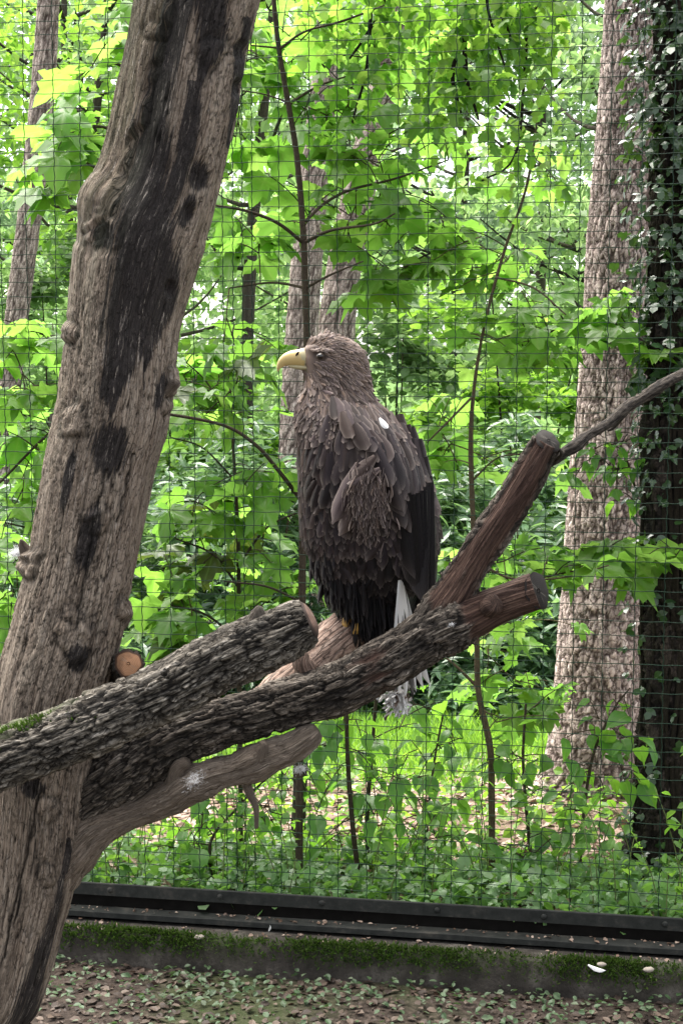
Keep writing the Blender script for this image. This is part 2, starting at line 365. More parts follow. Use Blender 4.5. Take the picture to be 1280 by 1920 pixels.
def feather_mat():
    k = N('plumage'); t, u, v, h = k.attr('tone'), k.attr('fu'), k.attr('fv'), k.attr('hgt')
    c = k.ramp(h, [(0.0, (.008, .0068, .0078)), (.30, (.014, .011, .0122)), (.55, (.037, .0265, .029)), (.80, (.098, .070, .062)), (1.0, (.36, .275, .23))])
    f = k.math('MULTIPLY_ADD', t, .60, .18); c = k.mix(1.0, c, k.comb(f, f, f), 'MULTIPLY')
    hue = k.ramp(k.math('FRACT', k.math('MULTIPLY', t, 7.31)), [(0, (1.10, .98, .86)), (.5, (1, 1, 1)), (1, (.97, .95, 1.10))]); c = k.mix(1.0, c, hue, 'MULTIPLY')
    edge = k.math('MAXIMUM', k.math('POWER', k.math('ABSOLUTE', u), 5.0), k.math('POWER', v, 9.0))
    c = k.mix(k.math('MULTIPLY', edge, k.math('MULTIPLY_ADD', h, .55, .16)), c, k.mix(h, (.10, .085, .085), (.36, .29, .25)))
    c = k.mix(k.math('MULTIPLY', k.ramp(k.math('ABSOLUTE', u), [(.02, 1.0), (.06, 0.0)]), .3), c, (.01, .008, .008))
    barb = k.n('TexWave', {'Scale': 1.0, 'Distortion': 2.5, 'Detail': 2.0}); k.set(barb.inputs['Vector'], k.comb(k.math('MULTIPLY', k.math('ADD', v, k.math('MULTIPLY', k.math('ABSOLUTE', u), -.35)), 7.0), t, 0.0))
    b = k.math('MULTIPLY_ADD', barb.outputs['Fac'], .4, .8); c = k.mix(1.0, c, k.comb(b, b, b), 'MULTIPLY')
    c = k.mix(k.attr('white'), c, (.72, .71, .70))
    k.bump(barb.outputs['Fac'], .25, .002)
    return k.base(c, .62, .18)
M['feather'] = feather_mat()
M['down'] = leaf_mat('white_down', [(.70, .70, .72), (.82, .82, .84)], [(.6, .6, .6), (.7, .7, .7)], .3, .8, .1, 'tone', False)

# ------------------------------------------------------------------ ground
def gz(X, Y):                   # forest ground: falls away gently behind the fence
    Y = np.asarray(Y, float); X = np.asarray(X, float)
    z = .07 - .085*np.clip(Y-5.8, 0, 2.2) - .165*np.clip(Y-8, 0, 6) - .03*np.clip(Y-14, 0, 30)
    p = np.stack([X*.7, Y*.7, 0*X+3.1], -1)
    return z + .05*fbm(p, 3)*np.clip((Y-5.7)/1.5, 0, 1)
def ez(X, Y):                   # soil inside the aviary
    p = np.stack([np.asarray(X)*1.6, np.asarray(Y)*1.6, 0*np.asarray(X)], -1); return -.075+.018*fbm(p, 4)
def sheet(name, xs, u, zf, yf, mat, attrs=None):
    X, U = np.meshgrid(xs, u); Y = yf(X, U); Z = zf(X, Y)
    me = mesh(name, np.stack([X, Y, Z], -1).reshape(-1, 3), grid_faces(len(u), len(xs)), mat, {k: f(X, Y).ravel() for k, f in (attrs or {}).items()})
    o = part(name, me); tag(o, kind='structure'); return o
def lawn_mask(X, Y):
    w = vn2(X*.8, Y*.8)
    return sstep(8.2, 9.0, Y+.5*w)*.95 + .55*sstep(.1, .5, w)*sstep(5.6, 6.0, Y)*(Y < 9)
def vn2(x, y): return fbm(np.stack([x, y, 0*x+7.7], -1), 3)
sheet('soil_ground', np.linspace(-9, 9, 260), np.concatenate([np.linspace(0, .6, 20), np.linspace(.62, 1, 130)]), lambda X, Y: ez(X, Y), lambda X, U: -4 + U*(fence_y(X)-.02+4), M['soil'])
sheet('forest_ground', np.concatenate([np.linspace(-400, -16, 14), np.linspace(-14, 14, 170), np.linspace(16, 400, 14)]),
      np.concatenate([np.linspace(0, 9, 170), np.linspace(9.2, 60, 60), np.geomspace(64, 900, 14)]), gz, lambda X, U: np.where(np.abs(X) < 15, fence_y(X), FY-FK*15*np.sign(X)) + .05 + U, M['forest'], {'green': lawn_mask})

# ------------------------------------------------------------------ leaf shapes
def fan_leaf(name, half, ctr, axes, mat, fold=.18, droop=.35, wav=.05, thick=True):
    """half: outline points on the right-hand side from stem to tip (x,y). builds a two-ring, creased, drooping blade, +y tip, +z top"""
    h = np.asarray(half, float); out = np.vstack([h, (h[:-1]*[-1, 1])[::-1][:-1] if h[0, 0] == 0 else (h[:-1]*[-1, 1])[::-1]])
    n = len(out); mid = ctr+(out-ctr)*.55
    p = np.vstack([out, mid, [ctr]])
    vein = np.zeros(len(p)); vein[-1] = 1
    for i in axes:
        for j in {i, (n-i) % n}:
            vein[j] = 1; vein[n+j] = 1
    r2 = p[:, 0]**2+(p[:, 1]-.3)**2
    z = fold*np.abs(p[:, 0])*.8 - droop*r2 - droop*.35*np.clip(p[:, 1], 0, 2)**2 + wav*np.sin(p[:, 0]*13+p[:, 1]*9)
    z = z - .035*vein
    a = np.arange(n); b = (a+1) % n
    f = [np.stack([a, b, n+b, n+a], -1), np.stack([n+a, n+b, np.full(n, 2*n)], -1)]
    return mesh(name, np.column_stack([p, z]), f, mat, {'vein': vein})
maple_half = [(0, .02), (.10, -.06), (.22, -.10), (.40, -.08), (.34, .03), (.36, .12), (.50, .17), (.50, .23), (.70, .34), (.55, .40), (.54, .47), (.36, .44), (.27, .45), (.30, .58), (.38, .66), (.26, .70), (.22, .80), (.10, .84), (0, 1.06)]
maple_half2 = [(0, .02), (.12, -.04), (.30, -.04), (.33, .05), (.44, .10), (.62, .20), (.54, .30), (.60, .42), (.40, .42), (.26, .40), (.30, .52), (.33, .66), (.20, .68), (.16, .82), (0, 1.0)]
def maples(mat, tg):
    return [fan_leaf('maple_leaf_'+tg, maple_half, np.array([0, .26]), (3, 8, 18), mat, .12, .22),
            fan_leaf('maple_leaf_'+tg, maple_half2, np.array([0, .26]), (5, 14), mat, .22, .38, .06),
            fan_leaf('maple_leaf_'+tg, [(x*1.08, y*.94) for x, y in maple_half2], np.array([0, .26]), (5, 14), mat, -.05, .6, .09), fan_leaf('maple_leaf_'+tg, [(x*(1+.10*math.sin(i*2.7)), y+.02*math.sin(i*4.1)*(0 < i < 18)) for i, (x, y) in enumerate(maple_half)], np.array([0, .26]), (3, 8, 18), mat, .30, .12, .08),
            fan_leaf('maple_leaf_'+tg, [(x*.92, y) for x, y in maple_half], np.array([0, .26]), (3, 8, 18), mat, -.12, .55, .07)]
MAPLE = maples(M['maple'], 'fresh'); MAPLE_OLD = maples(M['mapleold'], 'dull')
ov_half = [(0, 0), (.16, .02), (.30, .14), (.37, .32), (.35, .5), (.27, .68), (.15, .84), (.05, .96), (0, 1.08)]
BROAD = [fan_leaf('broad_leaf', ov_half, np.array([0, .4]), (0, 8), M['broad'], .3, .25, .03), fan_leaf('broad_leaf', [(x*.85, y) for x, y in ov_half], np.array([0, .4]), (0, 8), M['broad'], .15, .5, .04)]
iv_half = [(0, .05), (.18, -.08), (.34, 0), (.46, .22), (.30, .40), (.22, .55), (.14, .80), (0, 1.0)]
IVY = [fan_leaf('ivy_leaf', iv_half, np.array([0, .3]), (0, 3, 7), M['ivy'], .2, .2, .03), fan_leaf('ivy_leaf', [(x*.8, y) for x, y in iv_half], np.array([0, .3]), (0, 3, 7), M['ivy'], -.1, .4, .04)]

def basis(tip, nrm):
    """columns x,y,z with y along tip, z near nrm (arrays of shape (n,3))"""
    y = tip/np.linalg.norm(tip, axis=-1, keepdims=True); z = nrm-(nrm*y).sum(-1, keepdims=True)*y
    z /= np.linalg.norm(z, axis=-1, keepdims=True); x = np.cross(y, z)
    return np.stack([x, y, z], -1)
def rand_leaf_basis(n, droop=(10, 60), roll=25, az=None):
    a = rng.uniform(0, 2*math.pi, n) if az is None else az
    d = np.radians(rng.uniform(droop[0], droop[1], n))
    tip = np.stack([np.cos(a)*np.cos(d), np.sin(a)*np.cos(d), -np.sin(d)], -1)
    nr = np.stack([np.cos(a)*np.sin(d), np.sin(a)*np.sin(d), np.cos(d)], -1) + rng.normal(0, math.tan(R(roll)), (n, 3))
    return basis(tip, nr)
def scatter_mesh(name, tv, tf, pos, B, size, mat, tone=None, extra=None):
    """one mesh from many transformed copies of a small template"""
    tv = np.asarray(tv, float); n, k = len(pos), len(tv)
    v = np.einsum('nij,kj->nki', B, tv)*np.asarray(size, float).reshape(-1, 1, 1) + pos[:, None]
    tone = rng.random(n) if tone is None else tone
    fs = [(np.asarray(f)[None]+(np.arange(n)*k)[:, None, None]).reshape(-1, np.asarray(f).shape[1]) for f in tf]
    return mesh(name, v.reshape(-1, 3), fs, mat, {'tone': np.repeat(tone, k)}, smooth=False)
# tiny templates
T_ROMB = (np.array([[0, 0, 0], [.34, .45, .08], [0, 1, -.06], [-.34, .45, .08]]), [np.array([[0, 1, 2], [0, 2, 3]])])
T_OVAL = (np.array([[0, 0, 0], [.30, .25, .07], [.33, .6, .05], [0, 1, -.12], [-.33, .6, .05], [-.30, .25, .07], [0, .5, -.02]]), [np.array([[0, 1, 6], [1, 2, 6], [2, 3, 6], [3, 4, 6], [4, 5, 6], [5, 0, 6]])])
T_LONG = (np.array([[0, 0, 0], [.14, .35, .04], [.13, .7, 0], [0, 1, -.12], [-.13, .7, 0], [-.14, .35, .04], [0, .5, -.02]]), T_OVAL[1])
T_LOBE = (np.array([[0, 0, 0], [.2, .05, 0], [.5, .3, -.05], [.25, .45, .03], [.28, .75, -.03], [0, 1, -.1], [-.28, .75, -.03], [-.25, .45, .03], [-.5, .3, -.05], [-.2, .05, 0], [0, .4, .04]]), [np.array([[i, (i+1) % 10, 10] for i in range(10)])])
T_BLADE = (np.array([[-.03, 0, 0], [.03, 0, 0], [.02, .6, .10], [-.02, .6, .10], [0, 1, .35]]), [np.array([[0, 1, 2], [0, 2, 3], [3, 2, 4]])])

def leaf_objs(parent, meshes, pos, B, sizes, name='leaf'):
    w = Vector(parent.location)
    for i in range(len(pos)):
        o = bpy.data.objects.new(name, meshes[rng.integers(len(meshes))]); scene.collection.objects.link(o); o.parent = parent
        m = Matrix(B[i].tolist()).to_4x4(); s = float(sizes[i])
        o.matrix_local = Matrix.Translation(Vector(pos[i])-w) @ m @ Matrix.Diagonal((s, s, s, 1))
def twig_add(mb, a, b, r0, r1, sag=.0, n=5, seg=5):
    a, b = np.asarray(a), np.asarray(b); t = np.linspace(0, 1, n)[:, None]
    pts = a+(b-a)*t; pts[:, 2] += sag*np.sin(math.pi*t[:, 0])
    v, f, th, s = tube(np.column_stack([pts, np.linspace(r0, r1, n)]), n, seg)
    mb.add(v, f, th=th, s=s, crack=0, cell=rng.random())

# ------------------------------------------------------------------ aviary fence: steel rail, bolts and wires
XL, XR = -1.75, 1.75
fence = root('wire_fence', (0, FY, .06), 'green wire mesh aviary fence of wide cells with dark steel base rail', 'fence')
fdir = np.array([1, -FK, 0]); fdir /= np.linalg.norm(fdir); fnrm = np.array([-FK, -1, 0])/math.hypot(1, FK)     # towards the camera
def FP(x, z, off=0.0):          # point on the fence plane
    x = np.asarray(x, float); z = np.asarray(z, float)
    return np.stack(np.broadcast_arrays(x, FY-FK*x, z), -1) + fnrm*np.asarray(off)[..., None]
def wire(name, pts, r):
    n = len(pts); t = np.gradient(pts, axis=0); t /= np.linalg.norm(t, axis=1)[:, None]
    a = np.cross(t, fnrm); a /= np.linalg.norm(a, axis=1)[:, None]
    th = np.arange(5)*2*math.pi/5
    v = pts[:, None]+r*(a[:, None]*np.cos(th)[None, :, None]+fnrm[None, None]*np.sin(th)[None, :, None])
    part(name, mesh(name, v.reshape(-1, 3), grid_faces(n, 5, True), M['wire']), fence)
zs = .155+.0503*np.arange(70)
for i, z in enumerate(zs):
    x = np.linspace(XL, XR, 150); w = .0022*fbm(np.stack([x*3, 0*x+i*3.3, 0*x], -1), 2)+.0012*np.sin(x*2*math.pi/.1+i)
    wire('horizontal_wire', FP(x, z+w+.002*rng.normal(), .0015), .00145)
xv = np.arange(XL+.03, XR, .1005)
for i, x0 in enumerate(xv):
    z = np.linspace(.14, 3.66, 260)
    w = .0024*np.sin((z-.155)*2*math.pi/.0503+.6*math.sin(i*5.1))*(.6+.5*np.abs(fbm(np.stack([z*2, 0*z+i, 0*z], -1), 2)))+.004*fbm(np.stack([z*1.1, 0*z+i*7.1, 0*z], -1), 2)
    wire('vertical_wire', FP(x0+.002*rng.normal()+w, z, -.0015), .0016)
for x0 in (-.345, -.378):       # the seam where two rolls overlap
    z = np.linspace(.14, 3.66, 260); wire('seam_wire', FP(x0+.0026*np.sin(z*2*math.pi/.0503+2), z, -.004), .0017)
def bar(profile, x0, x1, name, mat, n=90, rough=.0008, parent=None):
    """extrude a closed profile (off towards camera, z) along the fence"""
    pr = np.asarray(profile, float); x = np.linspace(x0, x1, n); k = len(pr)
    v = np.stack([FP(x, np.full(n, z), np.full(n, o)) for o, z in pr], 1)
    v += rough*np.stack([fbm(v*9+5, 3), fbm(v*9+25, 3), fbm(v*9+45, 3)], -1)
    f = [grid_faces(n, k, True)]
    e = np.arange(k)
    me = mesh(name, v.reshape(-1, 3), f+[e[None, ::-1], (e+(n-1)*k)[None]], mat, smooth=False)
    return part(name, me, parent)
rail = bar([(.004, .136), (.004, .178), (.006, .181), (.013, .181), (.015, .178), (.015, .136)], XL, XR, 'clamp_bar', M['steel'], parent=fence)
bar([(-.034, .060), (-.034, .150), (-.026, .150), (-.022, .084), (-.022, .060)], XL, XR, 'web_plate', M['web'], rough=.0014, parent=fence)
bar([(-.020, .074), (-.020, .083), (.030, .079), (.032, .077), (.032, .058), (.024, .056), (.022, .070)], XL, XR, 'base_angle', M['steel'], rough=.0014, parent=fence)
def bolt_mesh():
    v, f = [], []
    prof = [(.011, 0), (.011, .003), (.0085, .006), (.0045, .008)]
    for r, h in prof:
        for j in range(10): a = j*math.pi/5; v.append((r*math.cos(a), -h, r*math.sin(a)))
    v.append((0, -.0085, 0)); k = 30
    return mesh('bolt', v, [grid_faces(4, 10, True)[:, ::-1], np.array([[k+(j+1) % 10, k+j, 40] for j in range(10)])], M['steel'])
bm_ = bolt_mesh()
for i in range(9):
    x = -1.62+.388*i+(.02 if i % 2 else 0)
    o = part('bolt', bm_, rail, world=False); p = FP(x, .158, .015); o.location = Vector(p)-fence.location-rail.location
    o.rotation_euler = (0, 0, math.atan(-FK))
# concrete edge the fence stands on
def kerb():
    n, off = 420, np.array([-.10, -.10, .05, .085, .110, .122, .130, .138, .146])
    zz = np.array([-.2, .040, .044, .047, .044, .034, .010, -.04, -.16])
    x = np.linspace(XL-.3, XR+.3, n)
    v = np.stack([FP(x, np.full(n, z), np.full(n, o)) for o, z in zip(off, zz)], 1)
    d = fbm(v*np.array([14, 14, 20]), 4); d2 = fbm(v*3.1+9, 3)
    m = np.array([0, 0, .3, 1, 1, 1, 1, 1, 0])[None, :, None]
    v = v+m*(fnrm*(d*.014+d2*.022)[..., None]+np.array([0, 0, 1])*(d*.008)[..., None])
    g = np.broadcast_to(np.array([0, 0, .1, .4, 1, .8, .35, .05, 0]), (n, 9))*sstep(-.35, .15, fbm(v*5+3, 3))
    me = mesh('concrete_kerb', v.reshape(-1, 3), grid_faces(n, 9)[:, ::-1], M['concrete'], {'green': g.ravel()})
    o = part('concrete_kerb', me); o2 = link(bpy.data.objects.new('x', None)); bpy.data.objects.remove(o2)
    tag(o, 'low weathered concrete kerb with moss along the foot of the fence', 'kerb')
    # moss tufts along its lip (a part nobody could count)
    N_ = 20000; xx = rng.uniform(XL-.2, XR+.2, N_); k = .25+.75*sstep(-.25, .3, fbm(np.stack([xx*3.3, 0*xx+2.2, 0*xx], -1), 3)+.12)
    keep = rng.random(N_) < k; xx = xx[keep]; t = np.clip(rng.normal(.42, .24, len(xx)), 0, 1)
    o_ = np.interp(t, [0, .35, .6, 1], [.085, .110, .128, .138]); z_ = np.interp(t, [0, .35, .6, 1], [.047, .044, .018, -.03])
    pos = FP(xx, z_, o_+.006+.03*fbm(np.stack([xx*3, 0*xx, 0*xx], -1), 3)*0)
    d2 = fbm(pos*3.1+9, 3); pos = pos+fnrm*(d2*.022)[:, None]
    tip = fnrm*rng.uniform(.2, 1.0, (len(xx), 1))+np.array([0, 0, 1])*rng.uniform(.2, 1, (len(xx), 1))+rng.normal(0, .45, (len(xx), 3))
    B = basis(tip, rng.normal(0, 1, (len(xx), 3)))
    part('moss', scatter_mesh('moss', *T_LONG, pos, B, rng.uniform(.008, .024, len(xx)), M['moss']), o, 'stuff')
kerb()

# ------------------------------------------------------------------ leaning dead trunk
TY = 3.32
def ell(px, py, cx, cy, rx, ry, rot=0.0, soft=.5):
    c, s = math.cos(R(rot)), math.sin(R(rot)); dx, dy = px-cx, py-cy
    d = np.sqrt(((dx*c+dy*s)/rx)**2+((-dx*s+dy*c)/ry)**2); return 1-sstep(1-soft, 1+soft, d)
def band(px, py, pts):          # soft vertical band: rows (py, cx, half width)
    a = np.asarray(pts, float); cx = np.interp(py, a[:, 0], a[:, 1]); w = np.interp(py, a[:, 0], a[:, 2])
    m = (py > a[0, 0]-30) & (py < a[-1, 0]+30)
    return (1-sstep(.25, 1.6, np.abs(px-cx)/np.maximum(w, 1)))*m
def trunk():
    rows = [(-420, 330, 560), (-200, 305, 525), (0, 275, 485), (80, 262, 466), (200, 238, 446), (310, 213, 420), (370, 190, 406), (420, 158, 392), (480, 140, 372), (600, 127, 337), (700, 116, 328), (780, 105, 317), (870, 85, 292), (990, 65, 268), (1080, 47, 250), (1190, 20, 229), (1300, -8, 195), (1450, -25, 170), (1560, -35, 160), (1640, -42, 146), (1720, -52, 124), (1800, -65, 103), (1860, -75, 82), (1920, -90, 50), (2100, -120, 15), (2350, -160, 5), (2640, -230, 40)]
    a = np.array([(( l+r)/2, y, TY, (r-l)/2) for y, l, r in rows[::-1]], float)
    pts = pxtube(a)
    knots = [(193, 432, 26, .016), (132, 790, 24, .020), (186, 968, 20, .022), (140, 1192, 28, .024), (326, 722, 16, .022), (50, 1052, 20, .030), (236, 1150, 16, .018), (92, 1518, 14, .012), (90, 1640, 12, .010), (400, 95, 18, .012), (125, 625, 12, .015), (300, 60, 12, .008), (318, 765, 10, .010)]
    holes = [(195, 440, 20, .016), (205, 842, 38, .007), (372, 330, 22, .010), (452, 95, 14, .012), (448, 165, 11, .014), (355, 400, 12, .010), (300, 300, 26, .006), (318, 540, 10, .012)]
    store = {}
    def disp(b, T, S, rad):
        d = b-np.array([0, 0, CAMZ]); q = d[..., 1]*cp-d[..., 2]*sp; px = 640+F*d[..., 0]/q; py = 960-F*(d[..., 1]*sp+d[..., 2]*cp)/q
        front = np.cos(T) > -.25
        g = np.stack([np.cos(T), np.sin(T), S], -1)
        out = .007*fbm(g*np.array([1.2, 1.2, 1.3])+4, 3)
        # long ridges that follow the grain
        gr = fbm(g*np.array([7, 7, 1.7]), 4); out = out + .0055*gr
        fis = np.abs(fbm(g*np.array([9, 9, 2.4])+31, 3)); crack = (1-sstep(.0, .035, fis))*sstep(-.05, .3, fbm(g*np.array([2, 2, 1.6])+8, 2))
        w1, w2, wc = worley(g*np.array([16, 16, 34])+gr[..., None]*.8); chk = (1-sstep(.0, .10, w2-w1))
        rough = sstep(-.1, .35, fbm(g*np.array([1.6, 1.6, 2.2])+55, 3))
        out = out - .006*crack - .0022*chk*rough + .0035*(wc-.5)*rough + .0022*fbm(g*np.array([30, 30, 24]), 3)
        # remaining sheet of bark on the upper left
        edge = np.interp(py, [-300, 0, 60, 100, 170, 235, 262, 300, 345, 400, 440], [330, 322, 310, 300, 280, 268, 246, 236, 226, 210, 150])
        edge = edge + 9*fbm(np.stack([py*.03, 0*py, 0*py], -1), 3)
        bark = sstep(5, -5, px-edge)*sstep(445, 360, py)*front; bark = np.maximum(bark, (np.sin(T) < -.2)*(py < 400)*(~front))
        bp = fbm(g*np.array([8, 8, 6])+77, 4)
        out = out + bark*(.017+.010*bp) - .006*np.exp(-((px-edge-7)/6)**2)*(py < 440)*front
        stain = np.zeros_like(px)
        stain = np.maximum(stain, 1.0*band(px, py, [(-300, 360, 26), (0, 345, 26), (120, 312, 26), (220, 290, 28), (300, 285, 44), (420, 270, 62), (520, 262, 62), (600, 250, 58), (680, 228, 34), (740, 215, 14), (790, 205, 2)]))
        stain = np.maximum(stain, .9*band(px, py, [(180, 365, 14), (260, 352, 22), (300, 345, 26), (350, 330, 20), (420, 300, 20), (520, 300, 40), (600, 290, 28), (660, 276, 12), (700, 268, 2)]))
        stain = np.maximum(stain, .95*band(px, py, [(-300, 420, 40), (0, 395, 40), (40, 400, 34), (90, 395, 28), (130, 380, 12), (190, 366, 2)]))
        stain = np.maximum(stain, .9*band(px, py, [(60, 462, 12), (120, 452, 16), (190, 446, 14), (250, 432, 6)]))
        for e in [(205, 838, 34, 48, 12), (165, 1010, 20, 70, 12), (195, 440, 26, 26, 0), (205, 720, 22, 40, 8), (350, 395, 14, 34, 20), (318, 560, 12, 60, 14), (130, 900, 10, 60, 12), (60, 1480, 26, 18, 0), (300, 735, 10, 40, 12), (148, 1235, 22, 26, 0)]:
            stain = np.maximum(stain, .95*ell(px, py, *e))
        stain = np.maximum(stain, .85*band(px, py, [(1600, 128, 7), (1700, 108, 10), (1780, 82, 16), (1850, 60, 24), (1920, 45, 30)]))
        pale = np.zeros_like(px)
        for b_, w_ in (([(20, 350, 9), (100, 332, 12), (200, 315, 14), (290, 300, 9)], .75), ([(60, 420, 26), (160, 412, 28), (260, 400, 26), (340, 385, 20), (430, 362, 14), (520, 335, 10), (620, 318, 10)], .65), ([(420, 330, 8), (560, 305, 8)], .5), ([(470, 205, 12), (600, 205, 22), (680, 185, 14)], .55), ([(860, 210, 8), (960, 205, 16)], .45), ([(780, 268, 12), (1000, 225, 14), (1150, 200, 16)], .35), ([(1480, 110, 30), (1700, 60, 50), (1900, 20, 40)], .35)):
            pale = np.maximum(pale, w_*band(px, py, b_))
        mask = front*1.0
        for kx, ky, kr, kh in knots:
            wx = fbm(np.stack([px*.035, py*.035, 0*px+kx], -1), 3); wy = fbm(np.stack([px*.035, py*.035, 0*px+ky+50], -1), 3)
            r = np.hypot(px-kx+kr*.9*wx, (py-ky)*.8+kr*.9*wy)/kr; bump_ = np.exp(-(r*.95)**2)*(1+.5*fbm(np.stack([px*.12, py*.12, 0*px], -1), 3))-.45*np.exp(-((px-kx-kr*.15)**2+(py-ky-kr*.2)**2)/(kr*.38)**2)
            out = out + kh*.72*bump_*mask - .005*np.exp(-((r-1.45)*3.2)**2)*mask
            crack = np.maximum(crack, .6*np.exp(-((r-1.3)*4)**2)*mask)
        for hx, hy, hr, hd in holes:
            r = np.hypot(px-hx, (py-hy)*.7)/hr; out = out - hd*np.exp(-r**4)*mask; stain = np.maximum(stain, np.exp(-r**4))
        # two long drying splits low on the trunk
        for ln in ([(1450, 75), (1550, 62), (1640, 42), (1720, 20), (1800, 8)], [(1640, 128), (1720, 112), (1790, 84), (1850, 66)], [(880, 200), (970, 180), (1060, 162), (1180, 142)], [(850, 250), (980, 222)]):
            l = np.asarray(ln, float); cx = np.interp(py, l[:, 0], l[:, 1])+3*fbm(np.stack([py*.05, 0*py, 0*py], -1), 2)
            m = np.exp(-((px-cx)/2.6)**2)*(py > l[0, 0])*(py < l[-1, 0])*front; crack = np.maximum(crack, m); out = out-.007*m
        store.update(stain=stain*front-.04, pale=pale*front, bark=bark, crack=np.clip(crack+.75*chk*rough*(rng.random(chk.shape) < .9), 0, 1)*.9, green=.35*sstep(.2, -1, np.sin(T))*sstep(1500, 300, py))
        return out
    n, seg = 760, 220
    v, f, th, s = tube(pts, n, seg, disp)
    at = {k: np.append(x.ravel(), [0, 0]) for k, x in store.items()}
    r = root('dead_tree_trunk', P(-100, 2600, TY), 'leaning dead tree trunk with peeling bark, charred stains and knots', 'tree trunk')
    part('trunk', mesh('trunk', v, f, M['wood'], dict(at, th=th, s=s)), r)
    # broken bark horn on the left, snag stubs
    mb = MB()
    for rows_ in ([(70, 1075, TY-.02, 20), (58, 1050, TY-.03, 17), (44, 1025, TY-.04, 9), (40, 1012, TY-.05, 3)], [(310, 735, TY-.03, 14), (324, 722, TY-.04, 11), (332, 716, TY-.05, 6)], [(222, 1170, TY, 18), (238, 1152, TY, 12), (243, 1140, TY, 5)]):
        v, f, th, s = tube(pxtube(rows_), 14, 20, lambda b, T, S, r_: .003*fbm(b*60, 3)); part('snag', mesh('snag', v, f, M['wood'], dict(th=th, s=s)), r)
    # the limb that leaves the trunk low down
    rows_ = [(50, 1690, TY+.02, 54), (120, 1612, TY, 52), (178, 1556, TY, 42), (225, 1534, TY, 33), (270, 1518, TY, 29), (325, 1492, TY-.01, 33), (352, 1474, TY-.02, 36), (400, 1454, TY-.02, 31), (440, 1444, TY-.02, 30), (478, 1430, TY-.02, 36), (500, 1420, TY-.02, 33), (545, 1402, TY-.02, 28), (582, 1378, TY-.02, 25), (596, 1369, TY-.02, 15)]
    def d3(b, T, S, r_):
        g = np.stack([np.cos(T), np.sin(T), S*6], -1)
        k = .008*np.exp(-(((S-.50)/.03)**2))*np.exp(-((T-.9)/.7)**2)
        return .007*fbm(g*np.array([1.4, 1.4, 2.2]), 4)+.0045*fbm(g*np.array([6, 6, 4]), 4)+k - .005*(1-sstep(0, .05, np.abs(fbm(g*np.array([5, 5, 1.6])+9, 3)))) + .0025*fbm(b*70, 3)
    v, f, th, s = tube(pxtube(rows_), 200, 72, d3)
    z = np.zeros(len(v)); ln = s/s.max()
    stn = sstep(.42, .12, ln)*.55+.5*sstep(.4, -.6, np.cos(th+1.2))*0
    part('limb', mesh('limb', v, f, M['wood'], dict(th=th, s=s, stain=stn*.6, pale=.55*sstep(.3, .7, ln), crack=z, bark=z, green=z)), r)
    mb = MB()
    for rows_ in ([(330, 1470, TY-.02, 20), (335, 1440, TY-.03, 16), (352, 1428, TY-.04, 10)], [(462, 1470, TY-.01, 10), (470, 1492, TY-.01, 8), (480, 1515, TY-.02, 6), (481, 1553, TY-.02, 4)], [(488, 1420, TY-.04, 16), (494, 1398, TY-.05, 10), (488, 1390, TY-.05, 4)], [(255, 1500, TY, 8), (268, 1468, TY, 6), (300, 1462, TY+.02, 5), (312, 1440, TY+.02, 4)]):
        v, f, th, s = tube(pxtube(rows_), 16, 14, lambda b, T, S, r_: .0015*fbm(b*90, 3)); part('broken_twig', mesh('broken_twig', v, f, M['wood'], dict(th=th, s=s, pale=np.full(len(v), .5))), r)
    return r
trunk_o = trunk()

def bark_log(rows, n, seg, plate=(2.6, 2.6, 9), depth=.008, big=.006, seed=0, store=None, bare=None, green=None, capflat=False, crackw=.16):
    """tube with long bark plates; returns verts, faces, attrs"""
    st = {}
    def disp(b, T, S, rad):
        g = np.stack([np.cos(T), np.sin(T), S], -1)+seed
        warp = fbm(g*np.array([3, 3, 9]), 3)[..., None]
        wv = np.concatenate([fbm(g*np.array([2.5, 2.5, 14])+k_*7, 3)[..., None] for k_ in range(3)], -1)
        w1, w2, wc = worley(g*np.array(plate)+wv*.75, .98); e = w2-w1
        u1, u2, uc = worley(g*np.array(plate)*np.array([2.1, 2.1, 2.6])+wv*1.3, .98)
        cr = np.clip(1-sstep(.02, crackw, e)+.55*(1-sstep(.01, .12, u2-u1))*(fbm(g*np.array([2, 2, 8])+12, 2) > -.1), 0, 1); wc = .6*wc+.4*uc
        rdg = 1-np.abs(fbm(g*np.array([5, 5, 7])+21, 4))*2.2
        ba = bare(b, T, S) if bare else np.zeros_like(T)
        ba = sstep(.35, .65, ba+.35*fbm(g*np.array([4, 4, 14])+3, 3))
        d = big*fbm(g*np.array([1.3, 1.3, 7]), 3) + (1-ba)*(depth*(.35+.9*wc)-depth*1.05*cr+depth*.35*rdg+.003*fbm(g*np.array([14, 14, 50]), 3)) - ba*.003 + ba*.0015*fbm(g*np.array([10, 10, 8]), 3)
        st.update(crack=cr*(1-ba)*.9, cell=wc*(1-ba)+ba*.5, bare=ba, green=(green(b, T, S) if green else 0*T))
        return d
    v, f, th, s = tube(rows if isinstance(rows, np.ndarray) else pxtube(rows), n, seg, disp, cap=True)
    at = {k: np.append(np.broadcast_to(x, (n, seg)).ravel(), [0, 0]) for k, x in st.items()}; at.update(th=th, s=s)
    return v, f, at
